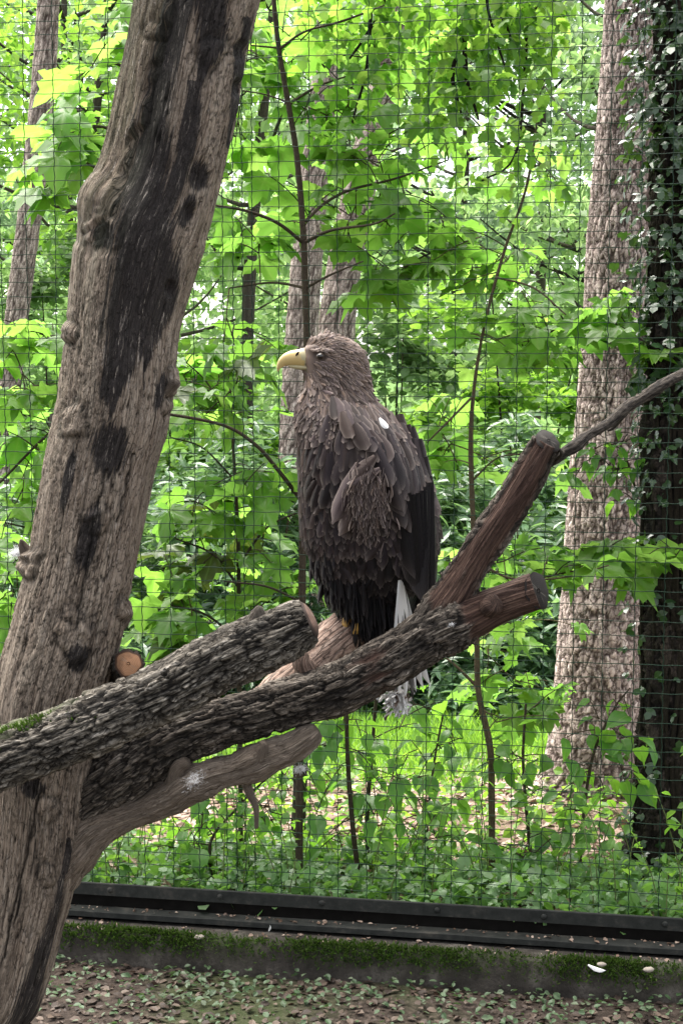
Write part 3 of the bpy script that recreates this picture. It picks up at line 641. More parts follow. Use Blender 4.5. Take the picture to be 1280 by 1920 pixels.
def disc(center, normal, radius, mat, name, parent, squash=1.0, dome=.004, seed=0):
    c = np.asarray(center, float); nr = np.asarray(normal, float); nr /= np.linalg.norm(nr)
    a = np.cross(nr, [0, 0, 1.0]); a /= np.linalg.norm(a); b = np.cross(nr, a)
    v, rad, ang = [c+nr*dome], [0], [0]; R_, S_ = 8, 40
    for i in range(1, R_+1):
        for j in range(S_):
            t = j*2*math.pi/S_; q = i/R_; rr = radius*q*(1+.05*math.sin(3*t+seed)+.03*math.sin(7*t))
            v.append(c+rr*(a*math.cos(t)+b*math.sin(t)*squash)+nr*dome*(1-q**3)); rad.append(q); ang.append(t)
    k = [np.array([[0, 1+j, 1+(j+1) % S_] for j in range(S_)]), grid_faces(R_, S_, True)+1]
    return part(name, mesh(name, np.array(v), k, mat, {'rad': rad, 'ang': ang}), parent)
# mossy log tied in front of the trunk
LY = 3.075
def log1():
    rows = [(-330, 1545, LY, 54), (-120, 1472, LY, 53), (0, 1422, LY, 51), (80, 1395, LY, 51), (160, 1364, LY, 51), (240, 1328, LY, 52), (320, 1292, LY, 51), (400, 1246, LY, 51), (470, 1212, LY, 51), (530, 1188, LY, 46), (566, 1170, LY, 40), (579, 1164, LY, 37)]
    r = root('mossy_log', P(-120, 1472, LY), 'rough grey log with mossy upper side and snapped end, crossing in front of trunk', 'log')
    L_ = lambda S: S/ S.max()
    v, f, at = bark_log(rows, 330, 120, (3.3, 3.3, 9.5), .009, .008, 3.0, green=lambda b, T, S: sstep(.2, .9, np.sin(T)*1.0)*0+sstep(.25, .85, (b[..., 2]-np.interp(L_(S), [0, 1], [b[0, :, 2].mean(), b[-1, :, 2].mean()]))/.05)*sstep(.62, .42, L_(S)))
    part('bark', mesh('bark', v, f, M['logpale'], at), r)
    mb = MB()
    for rows_ in ([(466, 1196, LY, 24), (477, 1168, LY-.005, 18), (484, 1148, LY-.01, 12), (487, 1137, LY-.012, 4)], [(515, 1212, LY-.02, 14), (540, 1232, LY-.03, 11), (552, 1240, LY-.03, 4)]):
        a, b, th, s = tube(pxtube(rows_), 14, 22, lambda q, T, S, r_: .004*fbm(q*45, 3)); part('stub', mesh('stub', a, b, M['logpale'], dict(th=th, s=s, cell=np.full(len(a), .6), bare=np.full(len(a), .2))), r)
    d = P(579, 1164, LY)-P(540, 1182, LY)
    disc(P(580, 1164, LY), d, 38*LY/F, M['cutold'], 'broken_end', r, dome=.012)
    # moss cushions on the top
    n = 8000; q, s = resample(pxtube(rows), 200); i = np.clip((rng.beta(1.1, 1.6, n)*118).astype(int), 0, 199)
    c, rr = q[i, :3], q[i, 3]; ang = rng.normal(0, .42, n); t = np.gradient(q[:, :3], axis=0)[i]; t /= np.linalg.norm(t, axis=1)[:, None]
    up = np.array([0, 0, 1.0])-t*t[:, 2:3]; sd = np.cross(t, up); nd = up*np.cos(ang)[:, None]+sd*np.sin(ang)[:, None]
    keep = fbm(np.column_stack([s[i]*9, ang*2, 0*ang]), 3) > -.25+.5*(i/118-.3)
    pos = c+nd*(rr+.006)[:, None]; tip = nd+rng.normal(0, .5, (n, 3))
    part('moss', scatter_mesh('moss', *T_LONG, pos[keep], basis(tip, rng.normal(0, 1, (n, 3)))[keep], rng.uniform(.007, .016, keep.sum()), M['moss']), r, 'stuff')
log1()
# forked perch log
QY = 3.34
def log2():
    r = root('forked_perch_log', P(200, 1470, QY), 'dark forked perch log with reddish bare arms and sawn ends, under the bird', 'log')
    def upn(b, T, S): return sstep(.5, .9, S/S.max())
    main = [(120, 1525, QY+.02, 48), (200, 1470, QY, 54), (290, 1408, QY, 52), (350, 1376, QY, 47), (415, 1354, QY, 43), (480, 1337, QY, 41), (580, 1310, QY-.01, 40), (640, 1288, QY-.02, 44), (700, 1256, QY-.02, 46), (760, 1222, QY-.02, 45), (820, 1183, QY-.02, 48), (880, 1158, QY-.02, 46), (940, 1130, QY-.03, 38), (1003, 1109, QY-.04, 36)]
    v, f, at = bark_log(main, 340, 110, (3.0, 3.0, 10), .008, .009, 8.0, bare=lambda b, T, S: sstep(.82, .9, S/S.max())*.9+.55*np.exp(-((S/S.max()-.66)/.06)**2)*(np.cos(T-.5) > .2))
    part('bark', mesh('bark', v, f, M['logbark'], at), r)
    arm = [(800, 1192, QY-.02, 40), (833, 1135, QY-.02, 36), (858, 1098, QY-.02, 33), (894, 1040, QY-.025, 29), (926, 990, QY-.03, 28), (981, 907, QY-.035, 27), (1012, 853, QY-.045, 25), (1025, 830, QY-.05, 23)]
    v, f, at = bark_log(arm, 180, 90, (2.6, 2.6, 10), .006, .009, 15.0, bare=lambda b, T, S: .75*sstep(.05, .2, S/S.max())-.9*sstep(.15, .7, np.sin(T-.2))*0-.8*(np.abs(np.sin(T)) > .93))
    part('upper_arm', mesh('upper_arm', v, f, M['logbark'], at), r)
    disc(P(1026, 827, QY-.052), P(1020, 826, QY-.05)-P(985, 880, QY-.04)+np.array([.0, -.055, .0]), 25*QY/F, M['cutdark'], 'sawn_end', r, seed=1)
    disc(P(1006, 1108, QY-.041), P(1005, 1108, QY-.04)-P(950, 1128, QY-.03)+np.array([0, -.045, 0]), 36*QY/F, M['cutdark'], 'sawn_end', r, seed=2)
    mb = MB()
    a, b, th, s = tube(pxtube([(915, 1140, QY-.06, 20), (925, 1132, QY-.078, 19), (928, 1130, QY-.084, 10)]), 12, 26, lambda q, T, S, r_: .003*fbm(q*60, 3)); mb.add(a, b, th=th, s=s, cell=.4, bare=.9)
    part('knot', mb.mesh('knot', M['logbark']), r)
    # pale limb without bark that rises from behind it
    stub = [(480, 1330, QY+.04, 30), (540, 1278, QY+.08, 36), (590, 1236, QY+.14, 41), (635, 1200, QY+.20, 45), (680, 1176, QY+.26, 42), (725, 1160, QY+.31, 32), (745, 1155, QY+.33, 16)]
    v, f, th, s = tube(pxtube(stub), 120, 60, lambda b, T, S, r_: .005*fbm(b*16, 4)+.0025*fbm(b*60, 3))
    st_ = s/s.max()
    part('barkless_limb', mesh('barkless_limb', v, f, M['palewood'], dict(th=th, s=s, cell=np.full(len(v), .55), bare=.8*sstep(.5, .75, st_+.12*fbm(v*25, 3)))), r)
    mb = MB()
    a, b, th, s = tube(pxtube([(572, 1256, QY+.03, 22), (566, 1236, QY+.02, 17), (572, 1222, QY+.02, 7)]), 14, 26, lambda q, T, S, r_: .004*fbm(q*50, 3)); mb.add(a, b, th=th, s=s, cell=.5, bare=.4)
    part('knot', mb.mesh('knot', M['palewood']), r)
log2()
def cut_stub():
    r = root('sawn_branch_stub', P(240, 1275, 3.6), 'short sawn branch stub with orange cut face in the crook beside trunk', 'branch stub')
    a = np.vstack([np.append(P(190, 1330, 3.50), .030), np.append(P(226, 1280, 3.40), .031), np.append(P(241, 1245, 3.28), .030)])
    v, f, at = bark_log(a, 50, 60, (2.4, 2.4, 12), .004, .002, 21.0); part('bark', mesh('bark', v, f, M['logbark'], at), r)
    disc(a[-1, :3]+(a[-1, :3]-a[-2, :3])*.01, a[-1, :3]-a[-2, :3]+np.array([0, -.03, .01]), .029, M['cutfresh'], 'sawn_face', r, seed=4, dome=.003)
cut_stub()
def dead_branch():
    r = root('bare_dead_branch', P(1045, 858, QY+.02), 'thin bare dead branch leaning on the sawn tip of the perch arm', 'branch')
    rows = [(1030, 868, QY+.0, 8), (1060, 846, QY+.02, 10), (1078, 836, QY+.03, 12), (1100, 818, QY+.05, 9), (1140, 794, QY+.08, 9), (1178, 760, QY+.11, 11), (1200, 748, QY+.12, 9), (1240, 722, QY+.14, 10), (1290, 696, QY+.18, 8), (1420, 640, QY+.3, 9), (1600, 590, QY+.45, 6)]
    v, f, at = bark_log(rows, 160, 24, (1.6, 1.6, 22), .0008, .0025, 30.0); part('bark', mesh('bark', v, f, M['logbark'], at), r)
    mb = MB()
    for q in ([(1185, 758, QY+.11, 6), (1150, 800, QY+.12, 4), (1138, 808, QY+.12, 2)], [(1040, 862, QY+.0, 5), (1052, 850, QY-.04, 4), (1046, 840, QY-.05, 2)]):
        a, b, th, s = tube(pxtube(q), 10, 8); part('side_twig', mesh('side_twig', a, b, M['logbark'], dict(th=th, s=s, cell=np.full(len(a), .3))), r)
dead_branch()

# ------------------------------------------------------------------ the eagle
EY = 3.56
SEC = np.array([   # py, left px, right px, half depth (px), depth offset of the centre (px, + = away)
    (630, 604, 632, 10, 0), (634, 591, 644, 22, 0), (643, 578, 661, 31, 0), (655, 570, 676, 36, 0), (672, 569, 684, 39, 0), (690, 573, 688, 41, 0), (706, 575, 690, 42, 0),
    (725, 572, 692, 46, 0), (748, 564, 702, 58, 0), (772, 560, 724, 78, 0), (800, 559, 752, 98, 0), (840, 559, 777, 112, 0), (880, 560, 797, 118, 0), (920, 561, 811, 120, 0),
    (960, 563, 818, 118, 0), (1000, 570, 820, 112, 2), (1040, 582, 818, 102, 6), (1080, 602, 796, 86, 10), (1110, 622, 766, 70, 16), (1140, 640, 742, 54, 22), (1165, 655, 734, 42, 26), (1190, 668, 728, 30, 30), (1205, 676, 722, 18, 30)], float)
def ebody(py, th):              # th: 0 = towards camera, +90 = right edge
    py = np.asarray(py, float); l, r, b, o = (np.interp(py, SEC[:, 0], SEC[:, i]) for i in range(1, 5))
    e = .93
    sx, cx_ = np.sin(th), np.cos(th)
    px = (l+r)/2+(r-l)/2*np.sign(sx)*np.abs(sx)**e; dep = o-b*np.sign(cx_)*np.abs(cx_)**e
    return P(px, py, EY)+np.stack([0*dep, dep*EY/F, 0*dep], -1)
def ebody_n(py, th):
    a = ebody(py+2, th)-ebody(py-2, th); b = ebody(py, th+.03)-ebody(py, th-.03); n = np.cross(a, b); n /= np.linalg.norm(n, axis=-1, keepdims=True)
    c = ebody(py, th)-ebody(py, th+math.pi); return n*np.sign((n*c).sum(-1))[..., None]
def feather_grid(nr=9):         # unit feather: length along y, half width .5
    v, u_, v_ = [], [], []
    for i in range(nr):
        t = i/(nr-1); w = .5*(.35+.65*min(1, t*2.4))*math.sqrt(max(0.0, 1-max(0.0, (t-.55)/.46)**2.4))
        for k in (-1, -.5, 0, .5, 1):
            v.append((k*w, t*(1-.05*abs(k)), -.16*abs(k)**1.6*w*2)); u_.append(k); v_.append(t)
    return np.array(v), grid_faces(nr, 5), np.array(u_), np.array(v_)
FV, FF, FU, FT = feather_grid()
def curl(L, bend): 
    v = FV.copy(); v[:, 2] += bend*v[:, 1]**2; return v
def feathers_mesh(name, pos, tip, nrm, L, W, tone, hgt, bend=-.12, white=0.0, rag=.0):
    n = len(pos); B = basis(tip, nrm); k = len(FV); tv = np.repeat(FV[None], n, 0)
    bend = np.broadcast_to(bend, (n,)); tv[..., 2] += bend[:, None]*tv[..., 1]**2
    if rag: tv[..., 0] += rag*rng.normal(0, 1, (n, k))*tv[..., 1]; tv[..., 1] *= 1+rag*.5*rng.normal(0, 1, (n, k))
    tv = tv*np.stack([np.broadcast_to(W, (n,)), np.broadcast_to(L, (n,)), np.broadcast_to(L, (n,))], -1)[:, None]
    v = np.einsum('nij,nkj->nki', B, tv)+pos[:, None]
    f = (FF[None]+(np.arange(n)*k)[:, None, None]).reshape(-1, 4)
    rep = lambda x: np.repeat(np.broadcast_to(x, (n,)), k)
    return mesh(name, v.reshape(-1, 3), f, M['feather'], dict(tone=rep(tone), hgt=rep(hgt), fu=np.tile(FU, n), fv=np.tile(FT, n), white=rep(white)))
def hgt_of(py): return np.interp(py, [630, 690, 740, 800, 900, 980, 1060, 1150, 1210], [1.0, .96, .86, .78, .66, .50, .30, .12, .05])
def eagle():
    base = P(668, 1178, EY)
    r = root('eagle', base, 'large brown eagle with pale yellow hooked beak perched on the forked log', 'eagle')
    # body, head and neck: one continuous surface
    py = np.concatenate([np.linspace(628, 720, 46), np.linspace(724, 1205, 100)]); th = np.arange(72)*2*math.pi/72
    PYg, TH = np.meshgrid(py, th, indexing='ij'); v = ebody(PYg, TH)
    # face: brow ridge, cheek, hollow before the eye
    d = ebody_n(PYg, TH); X = (v[..., 0]/v[..., 1])
    def spot(cx, cy, rx, ry): 
        d_ = v-np.array([0, 0, CAMZ]); q = d_[..., 1]*cp-d_[..., 2]*sp; px_ = 640+F*d_[..., 0]/q; py_ = 960-F*(d_[..., 1]*sp+d_[..., 2]*cp)/q
        return np.exp(-((px_-cx)/rx)**2-((py_-cy)/ry)**2)*(np.cos(TH) > -.2)
    v = v + d*((.0045*spot(600, 652, 22, 6)-.004*spot(598, 668, 16, 9)+.003*spot(618, 690, 18, 12))[..., None]) + d*(.0035*fbm(v*22, 3))[..., None]*sstep(720, 760, PYg)[..., None]
    vv = np.vstack([v.reshape(-1, 3), v[0].mean(0), v[-1].mean(0)]); n, s = v.shape[:2]; a = np.arange(s); b = (a+1) % s; k = n*s
    h = hgt_of(PYg).ravel(); face = (sstep(592, 574, 640+F*v[..., 0]/v[..., 1])*(PYg < 706)*(PYg > 648)).ravel()
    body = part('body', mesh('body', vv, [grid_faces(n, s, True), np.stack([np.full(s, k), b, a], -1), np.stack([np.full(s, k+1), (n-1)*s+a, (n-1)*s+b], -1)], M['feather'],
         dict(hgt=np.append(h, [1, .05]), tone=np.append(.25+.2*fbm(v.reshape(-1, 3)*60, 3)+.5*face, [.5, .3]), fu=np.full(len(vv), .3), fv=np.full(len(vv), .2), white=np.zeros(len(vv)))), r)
    # contour feathers, laid from the tail upwards
    def lay(name, n, y0, y1, lenf, widf, lift, dirf, rag=0.0, th_rng=(-math.pi, math.pi), ypow=1.0, jit=.22, hofs=0.0, tonef=None):
        py_ = y0+(y1-y0)*rng.random(n)**ypow; th_ = rng.uniform(*th_rng, n)
        p = ebody(py_, th_); nn = ebody_n(py_, th_)
        t = dirf(p, py_, th_)+rng.normal(0, jit, (n, 3)); t = t-(t*nn).sum(-1, keepdims=True)*nn; t /= np.linalg.norm(t, axis=1)[:, None]
        qx = 640+F*p[:, 0]/((p[:, 1])*cp-(p[:, 2]-CAMZ)*sp); keep = ~((qx < 586) & (py_ > 650) & (py_ < 698)) & (((qx-596)/17)**2+((py_-668)/9)**2 > 1)
        p, nn, t, py_ = p[keep], nn[keep], t[keep], py_[keep]; n = len(p)
        L = lenf(py_)*rng.uniform(.75, 1.25, n); W = widf(py_)*rng.uniform(.8, 1.2, n)
        t2 = t+nn*lift(py_)[:, None]*rng.uniform(.5, 1.5, (n, 1))
        tn = rng.random(n) if tonef is None else tonef(p, py_)
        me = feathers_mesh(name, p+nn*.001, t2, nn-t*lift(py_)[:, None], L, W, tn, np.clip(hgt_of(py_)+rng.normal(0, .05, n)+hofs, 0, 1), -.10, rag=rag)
        return part(name, me, r, 'stuff')
    dn = lambda p, y, t: np.tile([.04, 0, -1.0], (len(p), 1))
    lay('belly_plumage', 1500, 960, 1195, lambda y: np.interp(y, [960, 1200], [.062, .045]), lambda y: np.interp(y, [960, 1200], [.026, .018]), lambda y: 0*y+.10, dn, .03)
    lay('breast_plumage', 1700, 735, 985, lambda y: np.interp(y, [735, 985], [.044, .060]), lambda y: np.interp(y, [735, 985], [.019, .029]), lambda y: 0*y+.11, dn, .03)
    def dneck(p, y, t): 
        w = sstep(690, 760, y)[:, None]; return np.tile([.75, 0, -.75], (len(p), 1))*(1-w)+np.tile([.10, 0, -1.0], (len(p), 1))*w
    lay('neck_plumage', 1500, 690, 792, lambda y: np.interp(y, [690, 790], [.030, .046]), lambda y: np.interp(y, [690, 790], [.0075, .015]), lambda y: np.interp(y, [690, 790], [.20, .14]), dneck, .03, jit=.28)
    def dhead(p, y, t):
        c = P(571, 676, EY); q = p-c; q[:, 1] *= .6; q[:, 2] -= .5*np.clip(q[:, 0], 0, 1); return q/np.linalg.norm(q, axis=1)[:, None]
    hp = lay('head_plumage', 2600, 629, 716, lambda y: np.interp(y, [629, 716], [.017, .024]), lambda y: 0*y+.0052, lambda y: 0*y+.20, dhead, .04, jit=.16)
    # beak: cere, upper hook, lower mandible, nostril
    def loft(name, rows, mat, parent=r, seg=24, sq=1.0):
        a = np.asarray(rows, float); t = np.linspace(0, len(a)-1, 6*len(a)); a = np.stack([np.interp(t, np.arange(len(a)), a[:, i]) for i in range(5)], -1)
        for _ in range(4): a[1:-1] = (a[:-2]+2*a[1:-1]+a[2:])/4
        c = np.stack([a[:, 0], a[:, 1]], -1); tg = np.gradient(c, axis=0); tg /= np.linalg.norm(tg, axis=1)[:, None]; nr = np.stack([-tg[:, 1], tg[:, 0]], -1)
        th_ = np.arange(seg)*2*math.pi/seg; q = c[:, None]+nr[:, None]*(np.sin(th_)[None, :, None]*a[:, 2][:, None, None]); dep = a[:, 4][:, None]-np.cos(th_)[None]*a[:, 3][:, None]
        v = P(q[..., 0], q[..., 1], EY)+np.stack([0*dep, dep*EY/F, 0*dep], -1); n = len(a)
        v2 = np.vstack([v.reshape(-1, 3), v[0].mean(0), v[-1].mean(0)]); b_ = np.arange(seg); b2 = (b_+1) % seg; k = n*seg
        return part(name, mesh(name, v2, [grid_faces(n, seg, True), np.stack([np.full(seg, k), b2, b_], -1), np.stack([np.full(seg, k+1), k-seg+b_, k-seg+b2], -1)], mat), parent)
    bk = loft('beak', [(572, 672, 17.5, 15, 0), (560, 671, 16, 13.5, 0), (548, 671.5, 14.5, 11.5, 0), (538, 674, 12.5, 9.5, 0), (530, 678.5, 9.5, 7, 0), (525, 684.5, 6.5, 5, 0), (522, 690, 3.8, 3, 0), (520.5, 697, .6, .6, 0)], M['beak'])
    loft('cere', [(594, 671, 17, 22, 0), (584, 670, 18, 19, 0), (574, 670, 18.2, 16, 0), (566, 670, 17, 14.6, 0), (562, 670, 15.6, 13, 0)], M['cere'], bk)
    loft('lower_mandible', [(600, 689, 5, 19, 0), (585, 689.5, 5.5, 15, 0), (568, 689, 5.2, 12, 0), (552, 687.5, 4.2, 9, 0), (541, 686, 2.2, 5, 0)], M['cere'], bk)
    loft('nostril', [(561, 659, .6, .6, -12.6), (558.5, 662, 2.4, 1.6, -13.2), (556, 665.5, 1.8, 1.4, -13), (555, 668, .5, .5, -12.6)], M['black'], bk, 12)
    # eye under a brow
    ec = ebody(np.array([667.0]), np.array([-.42]))[0]
    def ball(name, c, rx, ry, rz, mat, parent):
        v, f = [], []; U, V = 20, 12
        for i in range(V+1):
            p_ = math.pi*i/V
            for j in range(U): t = 2*math.pi*j/U; v.append(c+np.array([rx*math.sin(p_)*math.cos(t), ry*math.sin(p_)*math.sin(t), rz*math.cos(p_)]))
        return part(name, mesh(name, v, grid_faces(V+1, U, True), mat), parent)
    pe = P(600.5, 668, EY-.050)
    e = ball('eye', pe, .0092, .010, .0080, M['iris'], r); ball('pupil', pe+np.array([-.0005, -.0042, 0]), .0072, .007, .0066, M['eye'], e)
    # feathered brow over the eye
    n = 40; t = rng.random(n); p = P(580+40*t, 654-2*np.sin(t*3)+3*t+rng.normal(0, 1.2, n), EY-.047+.006*np.abs(t-.4)); tip = np.stack([np.full(n, 1.0), rng.normal(0, .25, n)-.35, rng.normal(-.1, .15, n)], -1)
    part('brow', feathers_mesh('brow', p, tip, np.tile([0, -.5, 1.0], (n, 1)), rng.uniform(.012, .020, n), .006, rng.uniform(.3, .8, n), .95, -.1), r, 'stuff')
    # ---- wings: folded near wing made of single feathers
    def surf(px, py_, off):     # point on the near side of the body under a pixel
        l, r_, b, o = (np.interp(py_, SEC[:, 0], SEC[:, i]) for i in range(1, 5)); q = np.clip((px-(l+r_)/2)/((r_-l)/2), -.985, .985)
        dep = o-b*np.sqrt(1-q*q)-off; return P(px, py_, EY)+np.stack([0*dep, dep*EY/F, 0*dep], -1)
    def one(parent, name, px, py_, ang, L, W, tone, h, off=8.0, lift=.06, bend=-.10, white=0.0, mid=None):
        """one feather: root pixel, angle from straight down (deg, + to the right), length and width in pixels"""
        a = R(ang); p0 = surf(np.array(px), np.array(py_), off); qx, qy = px+L*math.sin(a)*.6, py_+L*math.cos(a)*.6
        p1 = surf(np.array(qx), np.array(qy), off+lift*L)
        nn = np.cross(p1-p0, np.array([1.0, .0, 0])); nn = nn if nn[1] < 0 else -nn
        hx = (px-690)/130; nn = nn/np.linalg.norm(nn)+np.array([.75*hx, 0, .1])
        s_ = EY/F; me = feathers_mesh(name, p0[None], (p1-p0)[None], nn[None], L*s_, W*s_, tone, h, bend, white, rag=.022)
        w = part(name, me, parent); return w
    w = root('wing', (0, 0, 0), None, None); w.parent = r; w.location = (0, 0, 0)
    for key in ('label', 'category'):
        if key in w: del w[key]
    rr = random.Random(5)
    # flight feathers (long, dark), then coverts row over row
    for i in range(9):
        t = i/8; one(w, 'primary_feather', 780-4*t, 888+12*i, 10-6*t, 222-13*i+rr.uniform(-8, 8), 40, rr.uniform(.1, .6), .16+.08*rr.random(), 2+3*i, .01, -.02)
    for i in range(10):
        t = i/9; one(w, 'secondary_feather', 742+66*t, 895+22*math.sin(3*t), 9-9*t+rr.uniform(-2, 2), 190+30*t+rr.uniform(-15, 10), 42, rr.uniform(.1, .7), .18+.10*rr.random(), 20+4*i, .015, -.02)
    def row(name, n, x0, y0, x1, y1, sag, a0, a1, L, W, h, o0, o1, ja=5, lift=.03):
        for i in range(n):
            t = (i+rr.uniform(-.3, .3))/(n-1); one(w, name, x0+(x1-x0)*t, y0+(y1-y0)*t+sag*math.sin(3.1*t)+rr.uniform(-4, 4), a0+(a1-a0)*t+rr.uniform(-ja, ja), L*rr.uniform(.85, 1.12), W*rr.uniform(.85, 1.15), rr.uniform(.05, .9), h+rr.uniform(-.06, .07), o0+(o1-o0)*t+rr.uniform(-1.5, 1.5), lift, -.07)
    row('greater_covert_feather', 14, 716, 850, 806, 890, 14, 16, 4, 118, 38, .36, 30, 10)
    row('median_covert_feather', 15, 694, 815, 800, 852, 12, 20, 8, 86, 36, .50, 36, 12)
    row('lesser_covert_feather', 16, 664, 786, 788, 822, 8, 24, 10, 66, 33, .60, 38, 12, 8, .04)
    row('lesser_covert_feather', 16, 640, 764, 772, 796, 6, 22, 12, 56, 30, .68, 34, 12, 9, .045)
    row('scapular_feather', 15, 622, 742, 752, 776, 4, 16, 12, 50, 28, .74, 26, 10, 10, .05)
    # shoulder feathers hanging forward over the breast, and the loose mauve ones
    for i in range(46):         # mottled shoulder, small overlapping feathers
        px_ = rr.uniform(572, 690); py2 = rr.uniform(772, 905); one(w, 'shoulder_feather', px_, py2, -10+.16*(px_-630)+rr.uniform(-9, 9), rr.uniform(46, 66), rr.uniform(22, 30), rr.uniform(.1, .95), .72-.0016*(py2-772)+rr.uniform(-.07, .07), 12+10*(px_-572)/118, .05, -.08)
    for px_, py2, an, L, W, tn, h, of in ((575, 920, 2, 100, 36, .5, .5, 9), (566, 950, 8, 105, 34, .6, .42, 8), (592, 960, 4, 100, 36, .4, .4, 10),
                                             (708, 866, -66, 66, 24, .8, .76, 46), (670, 858, -24, 120, 34, .95, .74, 40), (686, 900, -30, 104, 31, .85, .70, 38), (660, 872, -18, 92, 28, .6, .66, 36), (700, 845, -48, 60, 28, .7, .66, 44)):
        one(w, 'loose_covert_feather', px_, py2, an, L, W, tn, h, of, .04, -.06)
    # far wing: its edge shows in front of the breast
    w2 = link(bpy.data.objects.new('far_wing', None)); w2.parent = r
    for i in range(7):
        s_ = EY/F; t = i/6; p0 = P(564+4*t, 880+14*i, EY+.04+.008*i); p1 = P(560+24*t, 1000+16*i, EY+.03+.01*i)
        part('flight_feather', feathers_mesh('flight_feather', p0[None], (p1-p0)[None], np.array([[-1.0, -.55, .1]]), (150-6*i)*s_, 40*s_, rr.random(), .45-.03*i, -.05), w2)
    # pale downy patch and loose white specks
    n = 900; px_ = rng.normal(690, 14, n); py_ = rng.normal(920, 24, n); p0 = surf(px_, py_, 44+rng.uniform(-6, 6, n)); tip = np.stack([rng.normal(-.1, .35, n), rng.normal(-.35, .2, n), -np.ones(n)], -1)
    part('down_patch', feathers_mesh('down_patch', p0, tip, np.tile([0, -1.0, .3], (n, 1))+rng.normal(0, .4, (n, 3)), rng.uniform(.016, .034, n), .0030, rng.uniform(.1, .9, n), .82, -.1, rag=.05), r, 'stuff')
    one(w, 'white_fleck', 709, 779, 42, 26, 12, .9, 1.0, 46, .1, -.1, 1.0)
    # ragged fringe under the belly
    for nm, cx, cy, sx, L0, nn_, hh in (('thigh_tuft', 626, 1080, 9, .06, 60, .16), ('thigh_tuft', 652, 1092, 12, .07, 60, .12), ('thigh_tuft', 600, 1045, 10, .045, 50, .3), ('thigh_tuft', 690, 1125, 20, .085, 110, .05), ('thigh_tuft', 708, 1150, 12, .05, 60, .03)):
        p0 = surf(cx+rng.normal(0, sx, nn_), cy+rng.normal(0, 10, nn_), 6); tip = np.stack([rng.normal(.05, .10, nn_), rng.normal(0, .1, nn_), -np.ones(nn_)], -1)
        part(nm, feathers_mesh(nm, p0, tip, np.tile([0, -1.0, 0], (nn_, 1)), L0*rng.uniform(.6, 1.15, nn_), .010, rng.random(nn_), hh, .03, rag=.03), r, 'stuff')
    # tail: white wedge behind the log, dark tips beside it
    t_ = link(bpy.data.objects.new('tail', None)); t_.parent = r
    for i in range(8):
        x0 = 746+1.4*i; p0 = P(x0, 1088, EY-.085+.003*i); p1 = P(729+10.5*i+3*math.sin(i*2.1), 1306-5*abs(i-3), EY-.035+.006*i); s_ = EY/F
        part('tail_feather', feathers_mesh('tail_feather', p0[None], (p1-p0)[None], np.array([[.15*(i-4), -1.0, .1]]), np.linalg.norm(p1-p0), 25*s_, .9, .2, .02, 1.0 if i not in (1, 4) else .1), t_)
    for x0, y0, x1, y1 in ((792, 1060, 772, 1312), (800, 1050, 784, 1296), (806, 1040, 797, 1255)):
        p0 = P(x0, y0, EY+.02); p1 = P(x1, y1, EY+.05); part('wing_tip_feather', feathers_mesh('wing_tip_feather', p0[None], (p1-p0)[None], np.array([[.2, -1.0, 0]]), np.linalg.norm(p1-p0), 30*EY/F, .3, .05, .02), w)
    n = 150; p0 = P(rng.normal(742, 10, n), rng.normal(1308, 12, n), EY+.06); tip = rng.normal(0, .7, (n, 3))+np.array([.1, -.1, -.9])
    part('undertail_down', feathers_mesh('undertail_down', p0, tip, rng.normal(0, 1, (n, 3)), rng.uniform(.012, .03, n), .007, rng.random(n), .9, -.1, (rng.random(n) < .8)*.8, rag=.03), r, 'stuff')
    # legs and feet gripping the pale limb
    for sgn, fx, fy, fY, tx in ((0, 662, 1166, QY+.215, 676), (1, 705, 1150, QY+.27, 712)):
        lg = part('leg', mesh('leg', *tube(np.vstack([np.append(P(tx+6, 1105, EY), .024), np.append(P(tx, 1130, EY-.01), .018), np.append(P(fx+4, fy-18, fY), .013), np.append(P(fx, fy-4, fY), .014)]), 20, 18)[:2], M['legskin']), r)
        for k_, (dx, dy, dY) in enumerate(((-16, 6, -.04), (4, 12, -.050), (22, 12, -.04), (24, -6, .05))):
            t0, t1, t2, t3 = (fx, fy-8, fY), (fx+dx*.5, fy-12+dy*.1, fY+dY*.55), (fx+dx*.9, fy-2+dy*.5, fY+dY*.98), (fx+dx, fy+14+dy*.75, fY+dY*1.08)
            pt = pxtube([(*t0, 9), (*t1, 8), (*t2, 7.5), (*t3, 5)]); toe = part('toe', mesh('toe', *tube(pt, 16, 12, lambda b, T, S, r_: .0006*np.sin(S*500))[:2], M['legskin']), lg)
            tl = pxtube([(*t3, 5.5), (t3[0]+dx*.08, t3[1]+14, t3[2]-.004, 4), (t3[0]+dx*.02, t3[1]+26, t3[2]+.004, .8)]); part('talon', mesh('talon', *tube(tl, 10, 8)[:2], M['black']), lg)
    return r
eagle()

